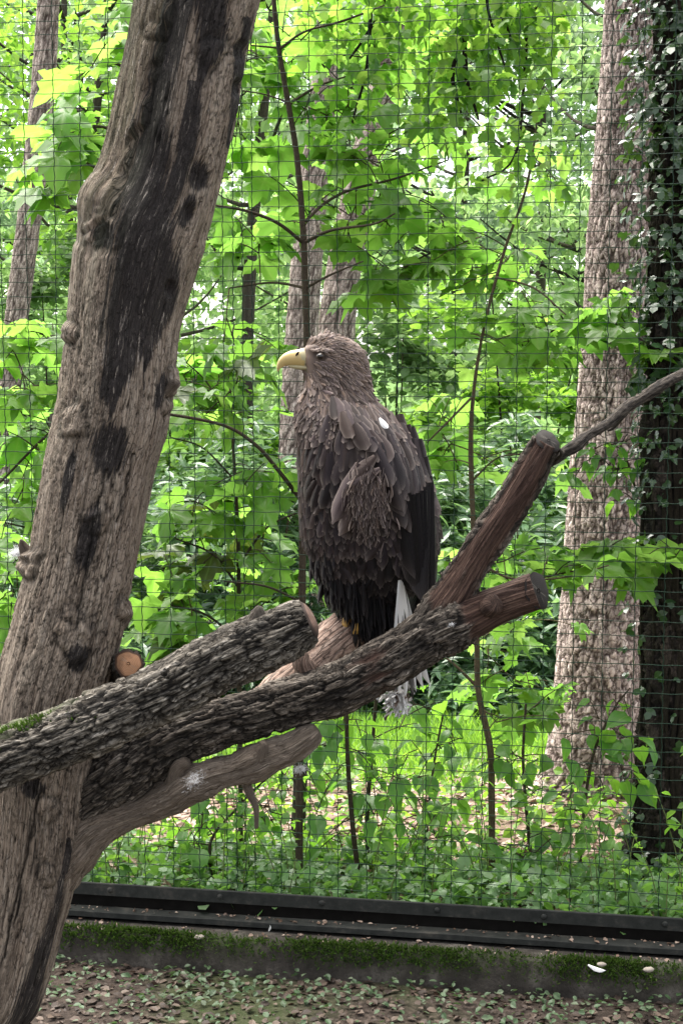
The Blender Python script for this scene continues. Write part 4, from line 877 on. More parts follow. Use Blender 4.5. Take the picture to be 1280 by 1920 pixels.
# ------------------------------------------------------------------ trees behind the fence
def stem_part(name, rows, n, seg, mat, parent, disp=None, attrs=None):
    v, f, th, s = tube(pxtube(rows) if not isinstance(rows, np.ndarray) else rows, n, seg, disp)
    return part(name, mesh(name, v, f, mat, dict(th=th, s=s, cell=np.full(len(v), .5), **(attrs or {}))), parent)
def pine_trunk(rows, label, n, seg, plate, depth, crown_z=None, name='pine_tree', group=None):
    a = np.asarray(rows, float); b = pxtube(rows); b[0, 2] = min(b[0, 2], float(gz(b[0, 0], b[0, 1]))-.08)
    r = root(name, (b[0, 0], b[0, 1], float(gz(b[0, 0], b[0, 1]))), label, 'tree', group); st = {}
    def disp(p, T, S, rad):
        g = np.stack([np.cos(T), np.sin(T), S], -1)
        warp = np.stack([fbm(g*5+k*9, 2) for k in range(3)], -1)
        w1, w2, wc = worley(g*np.array(plate)+warp*1.3, .98); cr = 1-sstep(.02, .16, w2-w1)
        w3, w4, wd = worley(g*np.array(plate)*2.6+warp*2.2, .98); c2 = 1-sstep(.0, .14, w4-w3)
        st.update(crack=np.clip(cr*.9+.35*c2, 0, 1), cell=.65*wc+.35*wd)
        return depth*(.6*wc+.4*wd)-depth*.8*cr-.35*depth*c2+.01*fbm(g*np.array([1.2, 1.2, 1.0]), 3)*(rad/.2)
    v, f, th, s = tube(b, n, seg, disp); at = {k: np.append(x.ravel(), [0, 0]) for k, x in st.items()}
    part('trunk', mesh('trunk', v, f, M['pinebark'], dict(at, th=th, s=s)), r)
    return r
def clump_leaves(centres, radii, n, squash=.6, flat=.5):
    i = rng.integers(len(centres), size=n); g = rng.normal(0, 1, (n, 3)); g /= np.linalg.norm(g, axis=1)[:, None]
    q = g*(rng.random((n, 1))**.45)*radii[i][:, None]; q[:, 2] *= squash
    return centres[i]+q, i
def crown(parent, c, rad, nclump, nleaf, size, mat, tmpl=T_ROMB, clump=(.5, 1.0), droop=(-10, 70), hollow=.35, limb_mat=None, stem=None, name='crown'):
    """leaf clumps spread through an ellipsoid, limbs reaching to some of them"""
    u = rng.normal(0, 1, (nclump, 3)); u /= np.linalg.norm(u, axis=1)[:, None]
    cc = np.asarray(c)+u*(hollow+(1-hollow)*rng.random((nclump, 1))**.6)*np.asarray(rad)
    cr = rng.uniform(*clump, nclump); pos, ci = clump_leaves(cc, cr, nleaf, .55)
    tone = np.clip(rng.random(nleaf)*.75+.25*rng.random(nclump)[ci], 0, 1)
    g = gz(pos[:, 0], pos[:, 1])+.05; k = pos[:, 2] > g; pos, tone = pos[k], tone[k]
    part(name, scatter_mesh(name, *tmpl, pos, rand_leaf_basis(len(pos), droop, 35), size*rng.uniform(.7, 1.3, len(pos)), mat, tone), parent)
    if stem is not None:
        mb = MB()
        for q in cc[rng.permutation(nclump)[:min(nclump, 26)]]:
            j = np.argmin(np.abs(stem[:, 2]-(q[2]-.5*np.linalg.norm(q[:2]-stem[:, :2].mean(0))))); twig_add(mb, stem[j], q, .035, .008, -.15, 6, 5)
        part('limb', mb.mesh('limb', limb_mat or M['farbark']), parent, 'stuff')
# the big pine by the ivy trunk
pine_trunk([(1062, 1600, 7.95, 150), (1085, 1510, 8.0, 98), (1103, 1440, 8.0, 86), (1116, 1330, 8.0, 82), (1122, 1200, 8.0, 77), (1130, 1050, 8.0, 72), (1138, 900, 8.0, 68), (1147, 750, 8.0, 64), (1155, 600, 8.0, 61), (1160, 480, 8.0, 60), (1166, 350, 8.0, 55), (1176, 200, 8.0, 53), (1186, 0, 8.0, 50), (1200, -200, 8.0, 47), (1225, -900, 8.0, 40)],
           'stout pine trunk with plated pinkish bark and flared foot beside ivy-covered tree', 620, 170, (3.6, 3.6, 8.5), .011)
pine_trunk([(-20, 1150, 14.9, 24), (5, 800, 14.9, 24), (20, 700, 14.9, 22), (36, 560, 14.9, 21), (56, 400, 14.9, 21), (78, 200, 14.9, 21), (92, 0, 14.9, 19), (110, -300, 14.9, 17)], 'slim straight pine trunk with pale bark behind the dead trunk', 200, 48, (3.2, 3.2, 8), .012)
pine_trunk([(548, 1180, 14.9, 33), (553, 900, 14.9, 31), (560, 720, 14.9, 30), (570, 560, 14.9, 29), (582, 400, 14.9, 27), (598, 250, 14.9, 24), (615, 80, 14.9, 22), (640, -250, 14.9, 20)], 'leaning pale pine trunk directly behind the eagle beak and sapling stem', 200, 56, (3.2, 3.2, 7.5), .014)
pine_trunk([(618, 1180, 15.6, 38), (622, 900, 15.6, 36), (630, 640, 15.6, 34), (642, 520, 15.6, 32), (672, 360, 15.6, 29), (706, 220, 15.6, 26), (742, 60, 15.6, 22), (800, -250, 15.6, 19)], 'curving pale pine trunk rising above the eagle head', 200, 56, (3.2, 3.2, 7.5), .014)

# ivy-covered dark trunk
def ivy_tree():
    rows = [(1225, 1830, 6.35, 150), (1240, 1690, 6.35, 108), (1255, 1600, 6.35, 84), (1264, 1500, 6.35, 72), (1268, 1300, 6.35, 64), (1270, 1000, 6.35, 62), (1276, 700, 6.35, 58), (1284, 400, 6.35, 56), (1292, 0, 6.35, 54), (1300, -400, 6.35, 50)]
    b = pxtube(rows); r = root('ivy_covered_tree', (b[1, 0], b[1, 1], float(gz(b[1, 0], b[1, 1]))), 'dark tree trunk wrapped in climbing ivy, standing close behind the fence', 'tree')
    v, f, at = bark_log(b, 420, 110, (3, 3, 5), .018, .02, 40.0); part('trunk', mesh('trunk', v, f, M['darkbark'], at), r)
    q, s = resample(b, 500)
    mb = MB(); k = 0
    for j in range(11):         # climbing stems
        t0 = rng.uniform(-1.6, 1.6); m = 60; i = np.linspace(20, 490, m).astype(int); a = t0+.5*fbm(np.column_stack([np.linspace(0, 5, m), np.full(m, j*3.3), np.zeros(m)]), 3)
        c = q[i, :3]+np.stack([np.sin(a), -np.cos(a), 0*a], -1)*(q[i, 3]+.014)[:, None]
        v, f, th, s2 = tube(np.column_stack([c, np.full(m, rng.uniform(.004, .011))]), 160, 7); part('ivy_stem', mesh('ivy_stem', v, f, M['sapbark'], dict(th=th, s=s2)), r)
    def leaves(n, lo, hi, amin, amax, out, ipow=1.0):
        i = (lo+(hi-lo)*rng.random(n)**ipow).astype(int); a = rng.uniform(amin, amax, n); nd = np.stack([np.sin(a), -np.cos(a), 0*a], -1)
        pos = q[i, :3]+nd*(q[i, 3]+.016+out*rng.random(n))[:, None]; tip = nd*rng.uniform(.1, .9, (n, 1))+np.array([0, 0, -1.0])*rng.uniform(.3, 1, (n, 1))+rng.normal(0, .45, (n, 3))
        return pos, basis(tip, nd+np.array([0, 0, .7])+rng.normal(0, .35, (n, 3)))
    p1, B1 = leaves(300, 215, 480, -1.75, .75, .09); leaf_objs(r, IVY, p1, B1, rng.uniform(.034, .066, 300))
    p2, B2 = leaves(1700, 230, 495, -2.0, 2.2, .12, .6); p3, B3 = leaves(260, 60, 300, -1.9, 1.6, .06)
    part('ivy_foliage', scatter_mesh('ivy_foliage', *T_LOBE, np.vstack([p2, p3]), np.concatenate([B2, B3]), rng.uniform(.03, .06, len(p2)+len(p3)), M['ivyn']), r, 'stuff')
M['ivyn'] = leaf_mat('ivy_leaf_small', [(.018, .045, .014), (.03, .07, .02), (.025, .055, .025)], [(.05, .12, .015), (.09, .18, .02)], 0.25, 0.28, 0.7, 'tone', False)
ivy_tree()

# ------------------------------------------------------------------ maple saplings with single leaves
def sapling(name, label, stem, branches, fills, meshes, size, mat='sapbark', cat='sapling', droop=(-4, 44), nb=70, maxtw=.5, old=0, group=None, dsize=0.3):
    st = pxtube(stem); st[:, 3] *= .72; r = root(name, (st[0, 0], st[0, 1], float(gz(st[0, 0], st[0, 1]))), label, cat, group)
    st[0, 2] = r.location.z-.03
    v, f, th, s = tube(st, nb*2, 12, lambda b, T, S, r_: .0012*fbm(b*40, 2)); part('stem', mesh('stem', v, f, M[mat], dict(th=th, s=s, cell=np.full(len(v), .5))), r)
    allp = [resample(st, 80)[0]]
    for br in branches:
        b = pxtube(br); b[:, 3] *= .72; v, f, th, s = tube(b, 40, 7); part('branch', mesh('branch', v, f, M[mat], dict(th=th, s=s, cell=np.full(len(v), .5))), r); allp.append(resample(b, 40)[0])
    sk = np.vstack(allp); mb = MB(); P_, T_ = [], []
    for cx, cy_, rx, ry, n, y0, y1 in fills:
        a = rng.uniform(0, 2*math.pi, n); q = np.sqrt(rng.random(n)); pos = P(cx+rx*q*np.cos(a), cy_+ry*q*np.sin(a), rng.uniform(y0, y1, n))
        m = pos[:, 2] > gz(pos[:, 0], pos[:, 1])+.06; P_.append(pos[m])
    pos = np.vstack(P_); n = len(pos)
    d = np.linalg.norm(sk[None, :, :3]-pos[:, None], axis=2)+.6*np.clip(sk[None, :, 2]-pos[:, None, 2], -1, 0)**2; j = d.argmin(1)
    away = pos-sk[j, :3]; az = np.arctan2(away[:, 1], away[:, 0])+rng.normal(0, .9, n); pull = rng.random(n) < .35; az = np.where(pull, rng.choice([-math.pi/2, math.pi/2], n)+rng.normal(0, .6, n), az)
    B = rand_leaf_basis(n, droop, 20, az); S = size*rng.uniform(1-dsize, 1+dsize, n)
    # twigs: chain leaves onto the nearest already joined point so that they fork naturally
    order = np.argsort(d.min(1)); nodes = [p for p in sk[:, :3]]; nodes = np.array(nodes)
    for i in order:
        k = np.linalg.norm(nodes-pos[i], axis=1).argmin(); p0 = nodes[k]; L = np.linalg.norm(pos[i]-p0)
        pl = pos[i]-B[i][:, 1]*0.0; twig_add(mb, p0, pl, .0022+.003*min(L, 1), .0016, .06*L, 5, 4)
        nodes = np.vstack([nodes, p0+(pos[i]-p0)*.55, ])
    part('twigs', mb.mesh('twigs', M[mat]), r, 'stuff')
    o_ = np.zeros(n, bool); o_[:int(n*old)] = True; rng.shuffle(o_)
    leaf_objs(r, meshes, pos[~o_][:300], B[~o_][:300], S[~o_][:300])
    if o_.any(): leaf_objs(r, MAPLE_OLD, pos[o_], B[o_], S[o_])
    print(name, n)
    return r
Y1 = 6.02
sapling('maple_sapling', 'maple sapling with straight dark stem rising behind the eagle head', [(560, 1640, Y1, 11), (562, 1400, Y1, 10), (566, 1150, Y1, 10), (568, 950, Y1, 9.5), (574, 780, Y1, 9), (575, 640, Y1, 9), (572, 540, Y1, 8.5), (568, 430, Y1, 8), (556, 290, Y1, 7.5), (536, 170, Y1, 7), (520, 70, Y1, 6.5), (508, -60, Y1, 6)],
        [[(568, 455, Y1, 5), (520, 418, Y1-.1, 4.5), (460, 395, Y1-.2, 4), (400, 385, Y1-.3, 3)], [(570, 455, Y1, 5), (620, 432, Y1-.1, 4), (700, 420, Y1-.2, 3), (740, 400, Y1-.25, 2)], [(572, 415, Y1, 4.5), (610, 380, Y1+.1, 4), (660, 355, Y1+.2, 3.5), (740, 335, Y1+.3, 3), (840, 300, Y1+.4, 2)],
         [(573, 540, Y1, 4), (620, 515, Y1-.1, 3), (680, 490, Y1-.2, 2)], [(573, 540, Y1, 4), (510, 530, Y1+.1, 3), (430, 540, Y1+.1, 2)], [(524, 92, Y1, 4), (570, 60, Y1-.1, 3), (640, 40, Y1-.2, 3), (720, 10, Y1-.3, 2)], [(548, 190, Y1, 4), (600, 160, Y1+.1, 3), (660, 140, Y1+.2, 2)], [(524, 90, Y1, 3), (470, 85, Y1, 2)], [(548, 195, Y1, 3), (500, 178, Y1, 2), (455, 170, Y1, 2)],
         [(566, 940, Y1, 6), (520, 880, Y1-.1, 5.5), (480, 835, Y1-.15, 5), (420, 798, Y1-.2, 4.5), (310, 776, Y1-.3, 4), (230, 770, Y1-.35, 2)], [(566, 1130, Y1, 4), (500, 1100, Y1-.2, 3), (420, 1090, Y1-.3, 2)]],
        [(600, 110, 150, 110, 46, 6.0, 6.9), (690, 240, 150, 90, 44, 6.1, 7.0), (500, 70, 90, 80, 16, 6.1, 6.9), (800, 60, 120, 70, 18, 6.4, 7.2), (480, 430, 70, 50, 14, 6.0, 6.8), (650, 400, 130, 60, 18, 6.2, 6.9), (760, 440, 130, 90, 44, 6.1, 6.9), (680, 520, 50, 40, 4, 6.2, 6.8), (500, 300, 70, 70, 10, 6.2, 6.9), (480, 640, 60, 50, 8, 6.1, 6.7)], MAPLE, .15)
sapling('maple_sapling', 'bent tan-stemmed maple sapling between eagle and stout pine', [(922, 1640, 6.20, 9), (921, 1500, 6.20, 9), (918, 1400, 6.20, 9), (897, 1300, 6.20, 8), (893, 1190, 6.20, 7.5), (888, 1020, 6.20, 7), (882, 840, 6.20, 6.5), (889, 721, 6.20, 4.5), (910, 600, 6.25, 4), (945, 470, 6.30, 4), (987, 347, 6.30, 3.5), (1010, 200, 6.30, 2.5)],
        [[(896, 1290, 6.20, 5), (850, 1245, 6.20, 3.5), (810, 1215, 6.30, 2.5)], [(890, 1050, 6.20, 4), (960, 1085, 6.10, 3), (1060, 1082, 6.00, 2.5), (1140, 1060, 5.90, 2)], [(889, 740, 6.20, 3.5), (840, 790, 6.10, 3), (800, 830, 6.10, 2)], [(930, 520, 6.25, 3), (1000, 540, 6.10, 2.5), (1060, 590, 6.00, 2)], [(886, 900, 6.20, 3), (930, 860, 6.10, 2), (980, 850, 6.00, 2)]],
        [(900, 480, 130, 70, 26, 6.3, 7.0), (980, 330, 90, 70, 12, 6.4, 7.0), (840, 760, 80, 80, 10, 6.2, 6.9), (960, 620, 110, 60, 16, 6.2, 6.9), (980, 880, 80, 50, 6, 6.3, 6.8), (960, 1060, 130, 40, 20, 6.1, 6.8), (980, 1180, 110, 50, 12, 6.2, 6.9), (850, 880, 40, 70, 6, 6.3, 6.8), (960, 1310, 110, 60, 26, 6.2, 6.9)], MAPLE, .135, 'tanbark')
sapling('maple_sapling', 'maple sapling whose broad leaves show beyond the charred flank of the dead trunk', [(170, 1640, 6.75, 11), (180, 1200, 6.75, 10), (215, 800, 6.75, 9), (250, 400, 6.75, 8), (285, 0, 6.75, 6), (300, -100, 6.75, 5)],
        [[(260, 300, 6.75, 5), (200, 240, 6.6, 4), (130, 250, 6.5, 3)], [(272, 160, 6.75, 5), (220, 120, 6.6, 4), (170, 130, 6.5, 3)], [(262, 280, 6.75, 4), (180, 300, 6.5, 3), (110, 330, 6.4, 2)], [(285, 40, 6.75, 4), (230, 30, 6.6, 3)], [(220, 760, 6.75, 5), (110, 800, 6.6, 4), (0, 905, 6.5, 3)], [(228, 660, 6.75, 4), (120, 640, 6.6, 3), (10, 600, 6.4, 2)], [(195, 1040, 6.75, 4), (90, 1000, 6.5, 3), (10, 980, 6.4, 2)], [(275, 120, 6.75, 4), (380, 60, 6.6, 3)]],
        [(175, 150, 50, 35, 6, 6.2, 6.7), (135, 235, 70, 40, 9, 6.1, 6.6), (110, 300, 70, 50, 9, 6.1, 6.6), (110, 350, 40, 20, 3, 6.1, 6.5), (225, 30, 40, 35, 7, 6.2, 6.7), (60, 620, 80, 40, 14, 6.1, 6.8), (70, 700, 90, 50, 16, 6.1, 6.8), (60, 800, 80, 60, 14, 6.2, 6.9), (70, 920, 70, 60, 12, 6.2, 6.9), (30, 1040, 60, 60, 12, 6.2, 6.9), (10, 1150, 40, 60, 8, 6.2, 6.8)], MAPLE, .16)
sapling('maple_sapling', 'leafy maple sapling with some brownish leaves between dead trunk and eagle', [(452, 1640, 6.4, 7), (450, 1400, 6.4, 7), (448, 1150, 6.4, 6), (446, 1000, 6.4, 5), (438, 850, 6.4, 4), (430, 700, 6.4, 3)],
        [[(447, 1100, 6.4, 4), (400, 1040, 6.3, 3), (330, 1010, 6.2, 2)], [(447, 1060, 6.4, 4), (500, 990, 6.3, 3), (560, 960, 6.3, 2)], [(440, 900, 6.4, 3), (380, 840, 6.3, 2), (320, 820, 6.2, 2)], [(448, 1200, 6.4, 4), (380, 1150, 6.3, 3), (290, 1130, 6.2, 2)], [(436, 800, 6.4, 3), (390, 720, 6.4, 2), (350, 680, 6.3, 2)], [(448, 1180, 6.4, 3), (520, 1110, 6.3, 2), (580, 1100, 6.3, 2)]],
        [(400, 690, 80, 50, 20, 6.1, 6.7), (410, 780, 90, 40, 14, 6.0, 6.7), (350, 740, 40, 40, 8, 6.0, 6.5), (430, 940, 120, 50, 26, 6.0, 6.7), (350, 970, 60, 40, 10, 6.0, 6.6), (420, 1050, 140, 50, 28, 5.95, 6.7), (380, 1130, 130, 50, 26, 5.95, 6.6), (500, 870, 50, 30, 4, 6.0, 6.6), (560, 1080, 40, 40, 6, 6.0, 6.5), (300, 1190, 60, 40, 10, 6.0, 6.5)], MAPLE, .14, old=.1)
sapling('maple_sapling', 'maple sapling spreading fresh leaves across the pine from behind ivy tree', [(1245, 1600, 6.95, 9), (1240, 1200, 6.95, 8), (1235, 800, 6.95, 7), (1228, 600, 6.95, 6), (1225, 480, 6.95, 4)],
        [[(1230, 640, 6.95, 4), (1160, 600, 6.7, 3.5), (1080, 600, 6.6, 3), (1000, 640, 6.5, 2)], [(1232, 700, 6.95, 4), (1190, 670, 6.6, 3), (1180, 620, 6.4, 2)], [(1238, 1060, 6.95, 4), (1180, 1060, 6.5, 3), (1080, 1070, 6.2, 2.5), (990, 1090, 6.1, 2)], [(1240, 1040, 6.95, 4), (1260, 1035, 6.3, 3), (1290, 1030, 6.0, 2)]],
        [(1070, 590, 120, 40, 24, 6.2, 6.8), (1160, 580, 60, 50, 10, 6.1, 6.6), (1000, 650, 60, 30, 6, 6.2, 6.7), (1200, 660, 40, 40, 5, 6.0, 6.4), (1100, 1060, 110, 36, 18, 5.95, 6.5), (1245, 1035, 40, 30, 4, 5.9, 6.1), (1170, 1030, 60, 30, 8, 5.95, 6.4)], MAPLE, .15)
# broad-leaved seedlings in front of the lawn
for lab, cx, Yb, stem, fl in (
    ('slender hazel seedling with oval leaves under the bird tail', 675, 6.1, [(676, 1680, 6.1, 7), (662, 1560, 6.1, 7), (652, 1430, 6.1, 6), (650, 1330, 6.1, 5), (655, 1240, 6.1, 4), (668, 1190, 6.1, 3)], [(640, 1420, 80, 80, 22, 5.9, 6.4), (640, 1540, 80, 60, 18, 5.9, 6.4), (620, 1330, 60, 60, 8, 6, 6.4)]),
    ('hazel seedling with twin straight stems below the perch', 705, 6.4, [(690, 1660, 6.4, 6), (688, 1530, 6.4, 6), (698, 1400, 6.4, 5), (705, 1300, 6.4, 4), (712, 1200, 6.4, 3)], [(730, 1420, 90, 70, 18, 6.1, 6.6), (740, 1530, 90, 60, 18, 6.0, 6.6), (790, 1330, 60, 50, 8, 6.2, 6.6)]),
    ('hazel seedling with drooping oval leaves before the bright litter', 800, 6.3, [(806, 1660, 6.3, 4), (800, 1560, 6.3, 4), (812, 1440, 6.3, 3), (830, 1340, 6.3, 2.5)], [(820, 1440, 80, 80, 20, 6.0, 6.5), (800, 1560, 80, 50, 16, 5.95, 6.4)]),
    ('leafy hazel seedling at the foot of the stout pine', 1010, 6.3, [(1000, 1670, 6.3, 5), (990, 1560, 6.3, 5), (980, 1430, 6.3, 4), (985, 1320, 6.3, 3)], [(990, 1440, 50, 60, 10, 6.0, 6.6), (1000, 1580, 90, 40, 16, 5.95, 6.4), (930, 1440, 60, 60, 10, 6.1, 6.5)]),
    ('lime seedling with round leaves in front of the ivy tree foot', 1120, 6.1, [(1085, 1690, 6.1, 5), (1090, 1560, 6.1, 5), (1110, 1420, 6.05, 4), (1150, 1330, 6.0, 3), (1180, 1290, 5.95, 2)], [(1130, 1380, 80, 80, 20, 5.9, 6.2), (1090, 1520, 70, 60, 16, 5.9, 6.3), (1200, 1420, 50, 60, 8, 5.85, 6.0)]),
    ('bramble-like seedling with light leaves below the pale limb', 480, 6.1, [(400, 1670, 6.1, 4), (395, 1580, 6.1, 4), (440, 1520, 6.1, 3), (500, 1460, 6.1, 3), (560, 1420, 6.1, 2)], [(420, 1540, 110, 60, 26, 5.9, 6.4), (540, 1500, 80, 60, 16, 5.95, 6.4), (330, 1590, 60, 40, 12, 5.9, 6.3)]),
    ('compound-leaved seedling with small bright leaflets across the pine bark', 1150, 6.6, [(1215, 1500, 6.6, 4), (1210, 1200, 6.6, 4), (1205, 1000, 6.55, 3), (1180, 880, 6.5, 3), (1160, 840, 6.45, 2)], [(1150, 845, 60, 45, 34, 6.2, 6.5), (1180, 930, 40, 20, 12, 6.2, 6.5), (1080, 885, 20, 12, 4, 6.2, 6.4)])):
    sapling('hazel_sapling', lab, stem, [], fl, BROAD, .085 if 'compound' not in lab else .055, cat='sapling', droop=(5, 60), group=None)
# dark post beyond the fence, snagged with down
def post():
    a = np.vstack([np.append(P(557, 1625, 6.9), .030), np.append(P(563, 1440, 6.9), .028), np.append(P(568, 1300, 6.9), .027)]); a[0, 2] = float(gz(a[0, 0], a[0, 1]))-.05
    v, f, at = bark_log(a, 60, 30, (5, 5, 12), .003, .002, 61.0); o = part('wooden_stake', mesh('wooden_stake', v, f, M['post'], at)); tag(o, 'upright dark wooden stake in the greenery behind the fence', 'stake')
post()

# ------------------------------------------------------------------ ground plants
def strip(n, y0, y1, pw=1.0, xr=(-2.2, 2.2)):
    x = rng.uniform(*xr, n); return x, fence_y(x)+y0+(y1-y0)*rng.random(n)**pw
n = 9000; x, y = strip(n, .05, 1.0, 1.1); dens = sstep(-.55, .1, vn2(x*1.3, y*1.3)+.35*(1-(y-fence_y(x)))); k = rng.random(n) < dens; x, y = x[k], y[k]
hgt = .02+.15*rng.random(len(x))**1.6*sstep(-.5, .5, vn2(x*2, y*2)+.2)*np.clip(1.25-.8*(y-fence_y(x)), .3, 1)
o = part('ground_cover', scatter_mesh('ground_cover', *T_LOBE, np.stack([x, y, gz(x, y)+hgt], -1), rand_leaf_basis(len(x), (-20, 60), 30), .02+.055*rng.random(len(x))**1.5, M['cover'])); tag(o, 'dense low nettles and ivy leaves along the outside of the fence', 'ground cover', kind='stuff')
n = 9000; x = rng.uniform(-4, 4, n); y = fence_y(x)+.7+2.8*rng.random(n); k = rng.random(n) < .30+.5*(vn2(x, y) > 0); x, y = x[k], y[k]
o = part('low_herbs', scatter_mesh('low_herbs', *T_OVAL, np.stack([x, y, gz(x, y)+.02+.14*rng.random(len(x))**2], -1), rand_leaf_basis(len(x), (-10, 45), 25), rng.uniform(.03, .07, len(x)), M['grass'])); tag(o, 'scattered bright herbs on the open woodland floor', 'herbs', kind='stuff')
n = 16000; x = rng.uniform(-4, 4, n); y = fence_y(x)+.3+4.2*rng.random(n)
o = part('leaf_litter', scatter_mesh('leaf_litter', *T_OVAL, np.stack([x, y, gz(x, y)+.012], -1), rand_leaf_basis(n, (-25, 25), 18), rng.uniform(.03, .07, n), M['litter'])); tag(o, 'pale dry leaf litter on the woodland floor', 'leaf litter', kind='stuff')
n = 60000; x = rng.uniform(-6, 6, n); y = 8.2+6.5*rng.random(n); k = rng.random(n) < sstep(8.2, 9.2, y+.5*vn2(x*.8, y*.8)); x, y = x[k], y[k]
tip = np.stack([rng.normal(0, .35, len(x)), rng.normal(0, .35, len(x)), np.ones(len(x))], -1)
o = part('lawn_grass', scatter_mesh('lawn_grass', *T_BLADE, np.stack([x, y, gz(x, y)-.005], -1), basis(tip, rng.normal(0, 1, (len(x), 3))), rng.uniform(.08, .20, len(x)), M['grass'])); tag(o, 'bright green lawn grass in the clearing behind the trees', 'grass', kind='stuff')
# inside the aviary: small rosettes, dry leaves, moss
n = 3800; x = rng.uniform(-1.8, 1.8, n); y = fence_y(x)-.15-1.0*rng.random(n); k = rng.random(n) < sstep(-.55, .25, vn2(x*2.2, y*2.2)+.1); x, y = x[k], y[k]
o = part('small_seedlings', scatter_mesh('small_seedlings', *T_OVAL, np.stack([x, y, ez(x, y)+.008+.03*rng.random(len(x))], -1), rand_leaf_basis(len(x), (-25, 30), 20), rng.uniform(.014, .032, len(x)), M['seedl'])); tag(o, 'tiny clover-like seedlings over the bare soil inside the aviary', 'seedlings', kind='stuff')
n = 4600; x = rng.uniform(-1.8, 1.8, n); y = fence_y(x)-.15-1.1*rng.random(n)
o = part('dry_leaf_litter', scatter_mesh('dry_leaf_litter', *T_OVAL, np.stack([x, y, ez(x, y)+.006], -1), rand_leaf_basis(n, (-25, 25), 20), rng.uniform(.012, .040, n), M['litterdark'])); tag(o, 'brown dry leaves lying on the soil inside the aviary', 'leaf litter', kind='stuff')

# ------------------------------------------------------------------ shrubs, woodland trees, far wood
def shrub(label, px, Y, w, h, nleaf, mat, tmpl, size, cat='shrub', d=1.0, group=None, name='rhododendron_bush'):
    b = P(px, 1000, Y); gzv = float(gz(b[0], Y)); r = root(name, (b[0], Y, gzv), label, cat, group)
    nc = 46; u = rng.normal(0, 1, (nc, 3)); u /= np.linalg.norm(u, axis=1)[:, None]; u[:, 2] = np.abs(u[:, 2])
    cc = np.array([b[0], Y, gzv+.15])+u*np.array([w, d, h])*(.45+.55*rng.random((nc, 1))**.5); cr = rng.uniform(.22, .42, nc)*min(w, 1.2)
    pos, ci = clump_leaves(cc, cr, nleaf, .7); k = pos[:, 2] > gz(pos[:, 0], pos[:, 1])+.03; pos, ci = pos[k], ci[k]
    part('foliage', scatter_mesh('foliage', *tmpl, pos, rand_leaf_basis(len(pos), (-25, 45), 28), size*rng.uniform(.7, 1.3, len(pos)), mat, np.clip(.7*rng.random(len(pos))+.3*rng.random(nc)[ci], 0, 1)), r)
    mb = MB()
    for q in cc[:14]: twig_add(mb, (b[0]+rng.normal(0, .08), Y+rng.normal(0, .08), gzv-.02), q, .02, .006, .1, 6, 5)
    part('stems', mb.mesh('stems', M['sapbark']), r, 'stuff')
for a in (('dark glossy rhododendron bush below the eagle at the lawn edge', 790, 13.6, 1.0, 1.5, 5200, M['rhodo'], T_LONG, .17),
          ('tall pale-leaved rhododendron bush behind the forked perch', 900, 14.2, 1.3, 2.6, 7500, M['rhodo'], T_LONG, .17),
          ('rhododendron bush behind the eagle breast', 500, 14.0, 1.1, 2.6, 6500, M['rhodo'], T_LONG, .16),
          ('low rhododendron bush beneath the pale limb', 470, 13.2, 1.3, .9, 3800, M['rhodo'], T_LONG, .15),
          ('rhododendron bush half hidden by the leaning dead trunk', 260, 14.5, 1.4, 2.3, 6000, M['rhodo'], T_LONG, .16),
          ('rounded rhododendron bush against the stout pine', 1060, 13.4, 1.1, 1.7, 5200, M['rhodo'], T_LONG, .16),
          ('rhododendron bush beyond the ivy tree', 1330, 13.8, 1.4, 2.2, 5000, M['rhodo'], T_LONG, .16),
          ('rhododendron bush at the far side of the dead trunk', 20, 14.2, 1.4, 2.0, 5200, M['rhodo'], T_LONG, .16)): shrub(*a)
for a in (('fresh green bush above the rhododendrons behind the eagle back', 960, 15.5, 1.5, 4.2, 9000, M['crownA'], T_OVAL, .12), ('airy green bush between the pale pines and dead trunk', 420, 17.0, 1.4, 3.4, 8000, M['crownA'], T_OVAL, .12), ('bright bush seen past the eagle shoulder', 740, 17.8, 1.6, 4.4, 9000, M['crownB'], T_OVAL, .13), ('tall leafy bush beside the slim pine', 110, 18.5, 1.7, 4.6, 9000, M['crownB'], T_OVAL, .13)):
    shrub(*a, name='leafy_bush')
def wood_tree(label, px, Y, rad_px, lean, crown_c, crown_r, nclump, nleaf, size, mat, bark='farbark', tmpl=T_ROMB, clump=(.5, 1.0), group='woodland trees behind the clearing'):
    b = P(px, 1000, Y); g = float(gz(b[0], Y)); r = root('woodland_tree', (b[0], Y, g), label, 'tree', group)
    k = 8; t = np.linspace(0, 1, k); H = crown_c+crown_r[2]*.6-g
    st = np.column_stack([b[0]+lean*t*H+.12*np.sin(t*5+px), np.full(k, Y), g-.1+H*t, rad_px*Y/F*(1-.7*t)])
    v, f, th, s = tube(st, 60, 18, lambda q, T, S, r_: .012*fbm(q*np.array([6, 6, 2]), 3)); part('trunk', mesh('trunk', v, f, M[bark], dict(th=th, s=s, cell=np.full(len(v), .5))), r)
    c = (b[0]+lean*(crown_c-g), Y, crown_c)
    crown(r, c, crown_r, nclump, nleaf, size, mat, tmpl, clump, stem=resample(st, 40)[0][:, :3])
A_, B_, C_ = M['crownA'], M['crownB'], M['crownC']
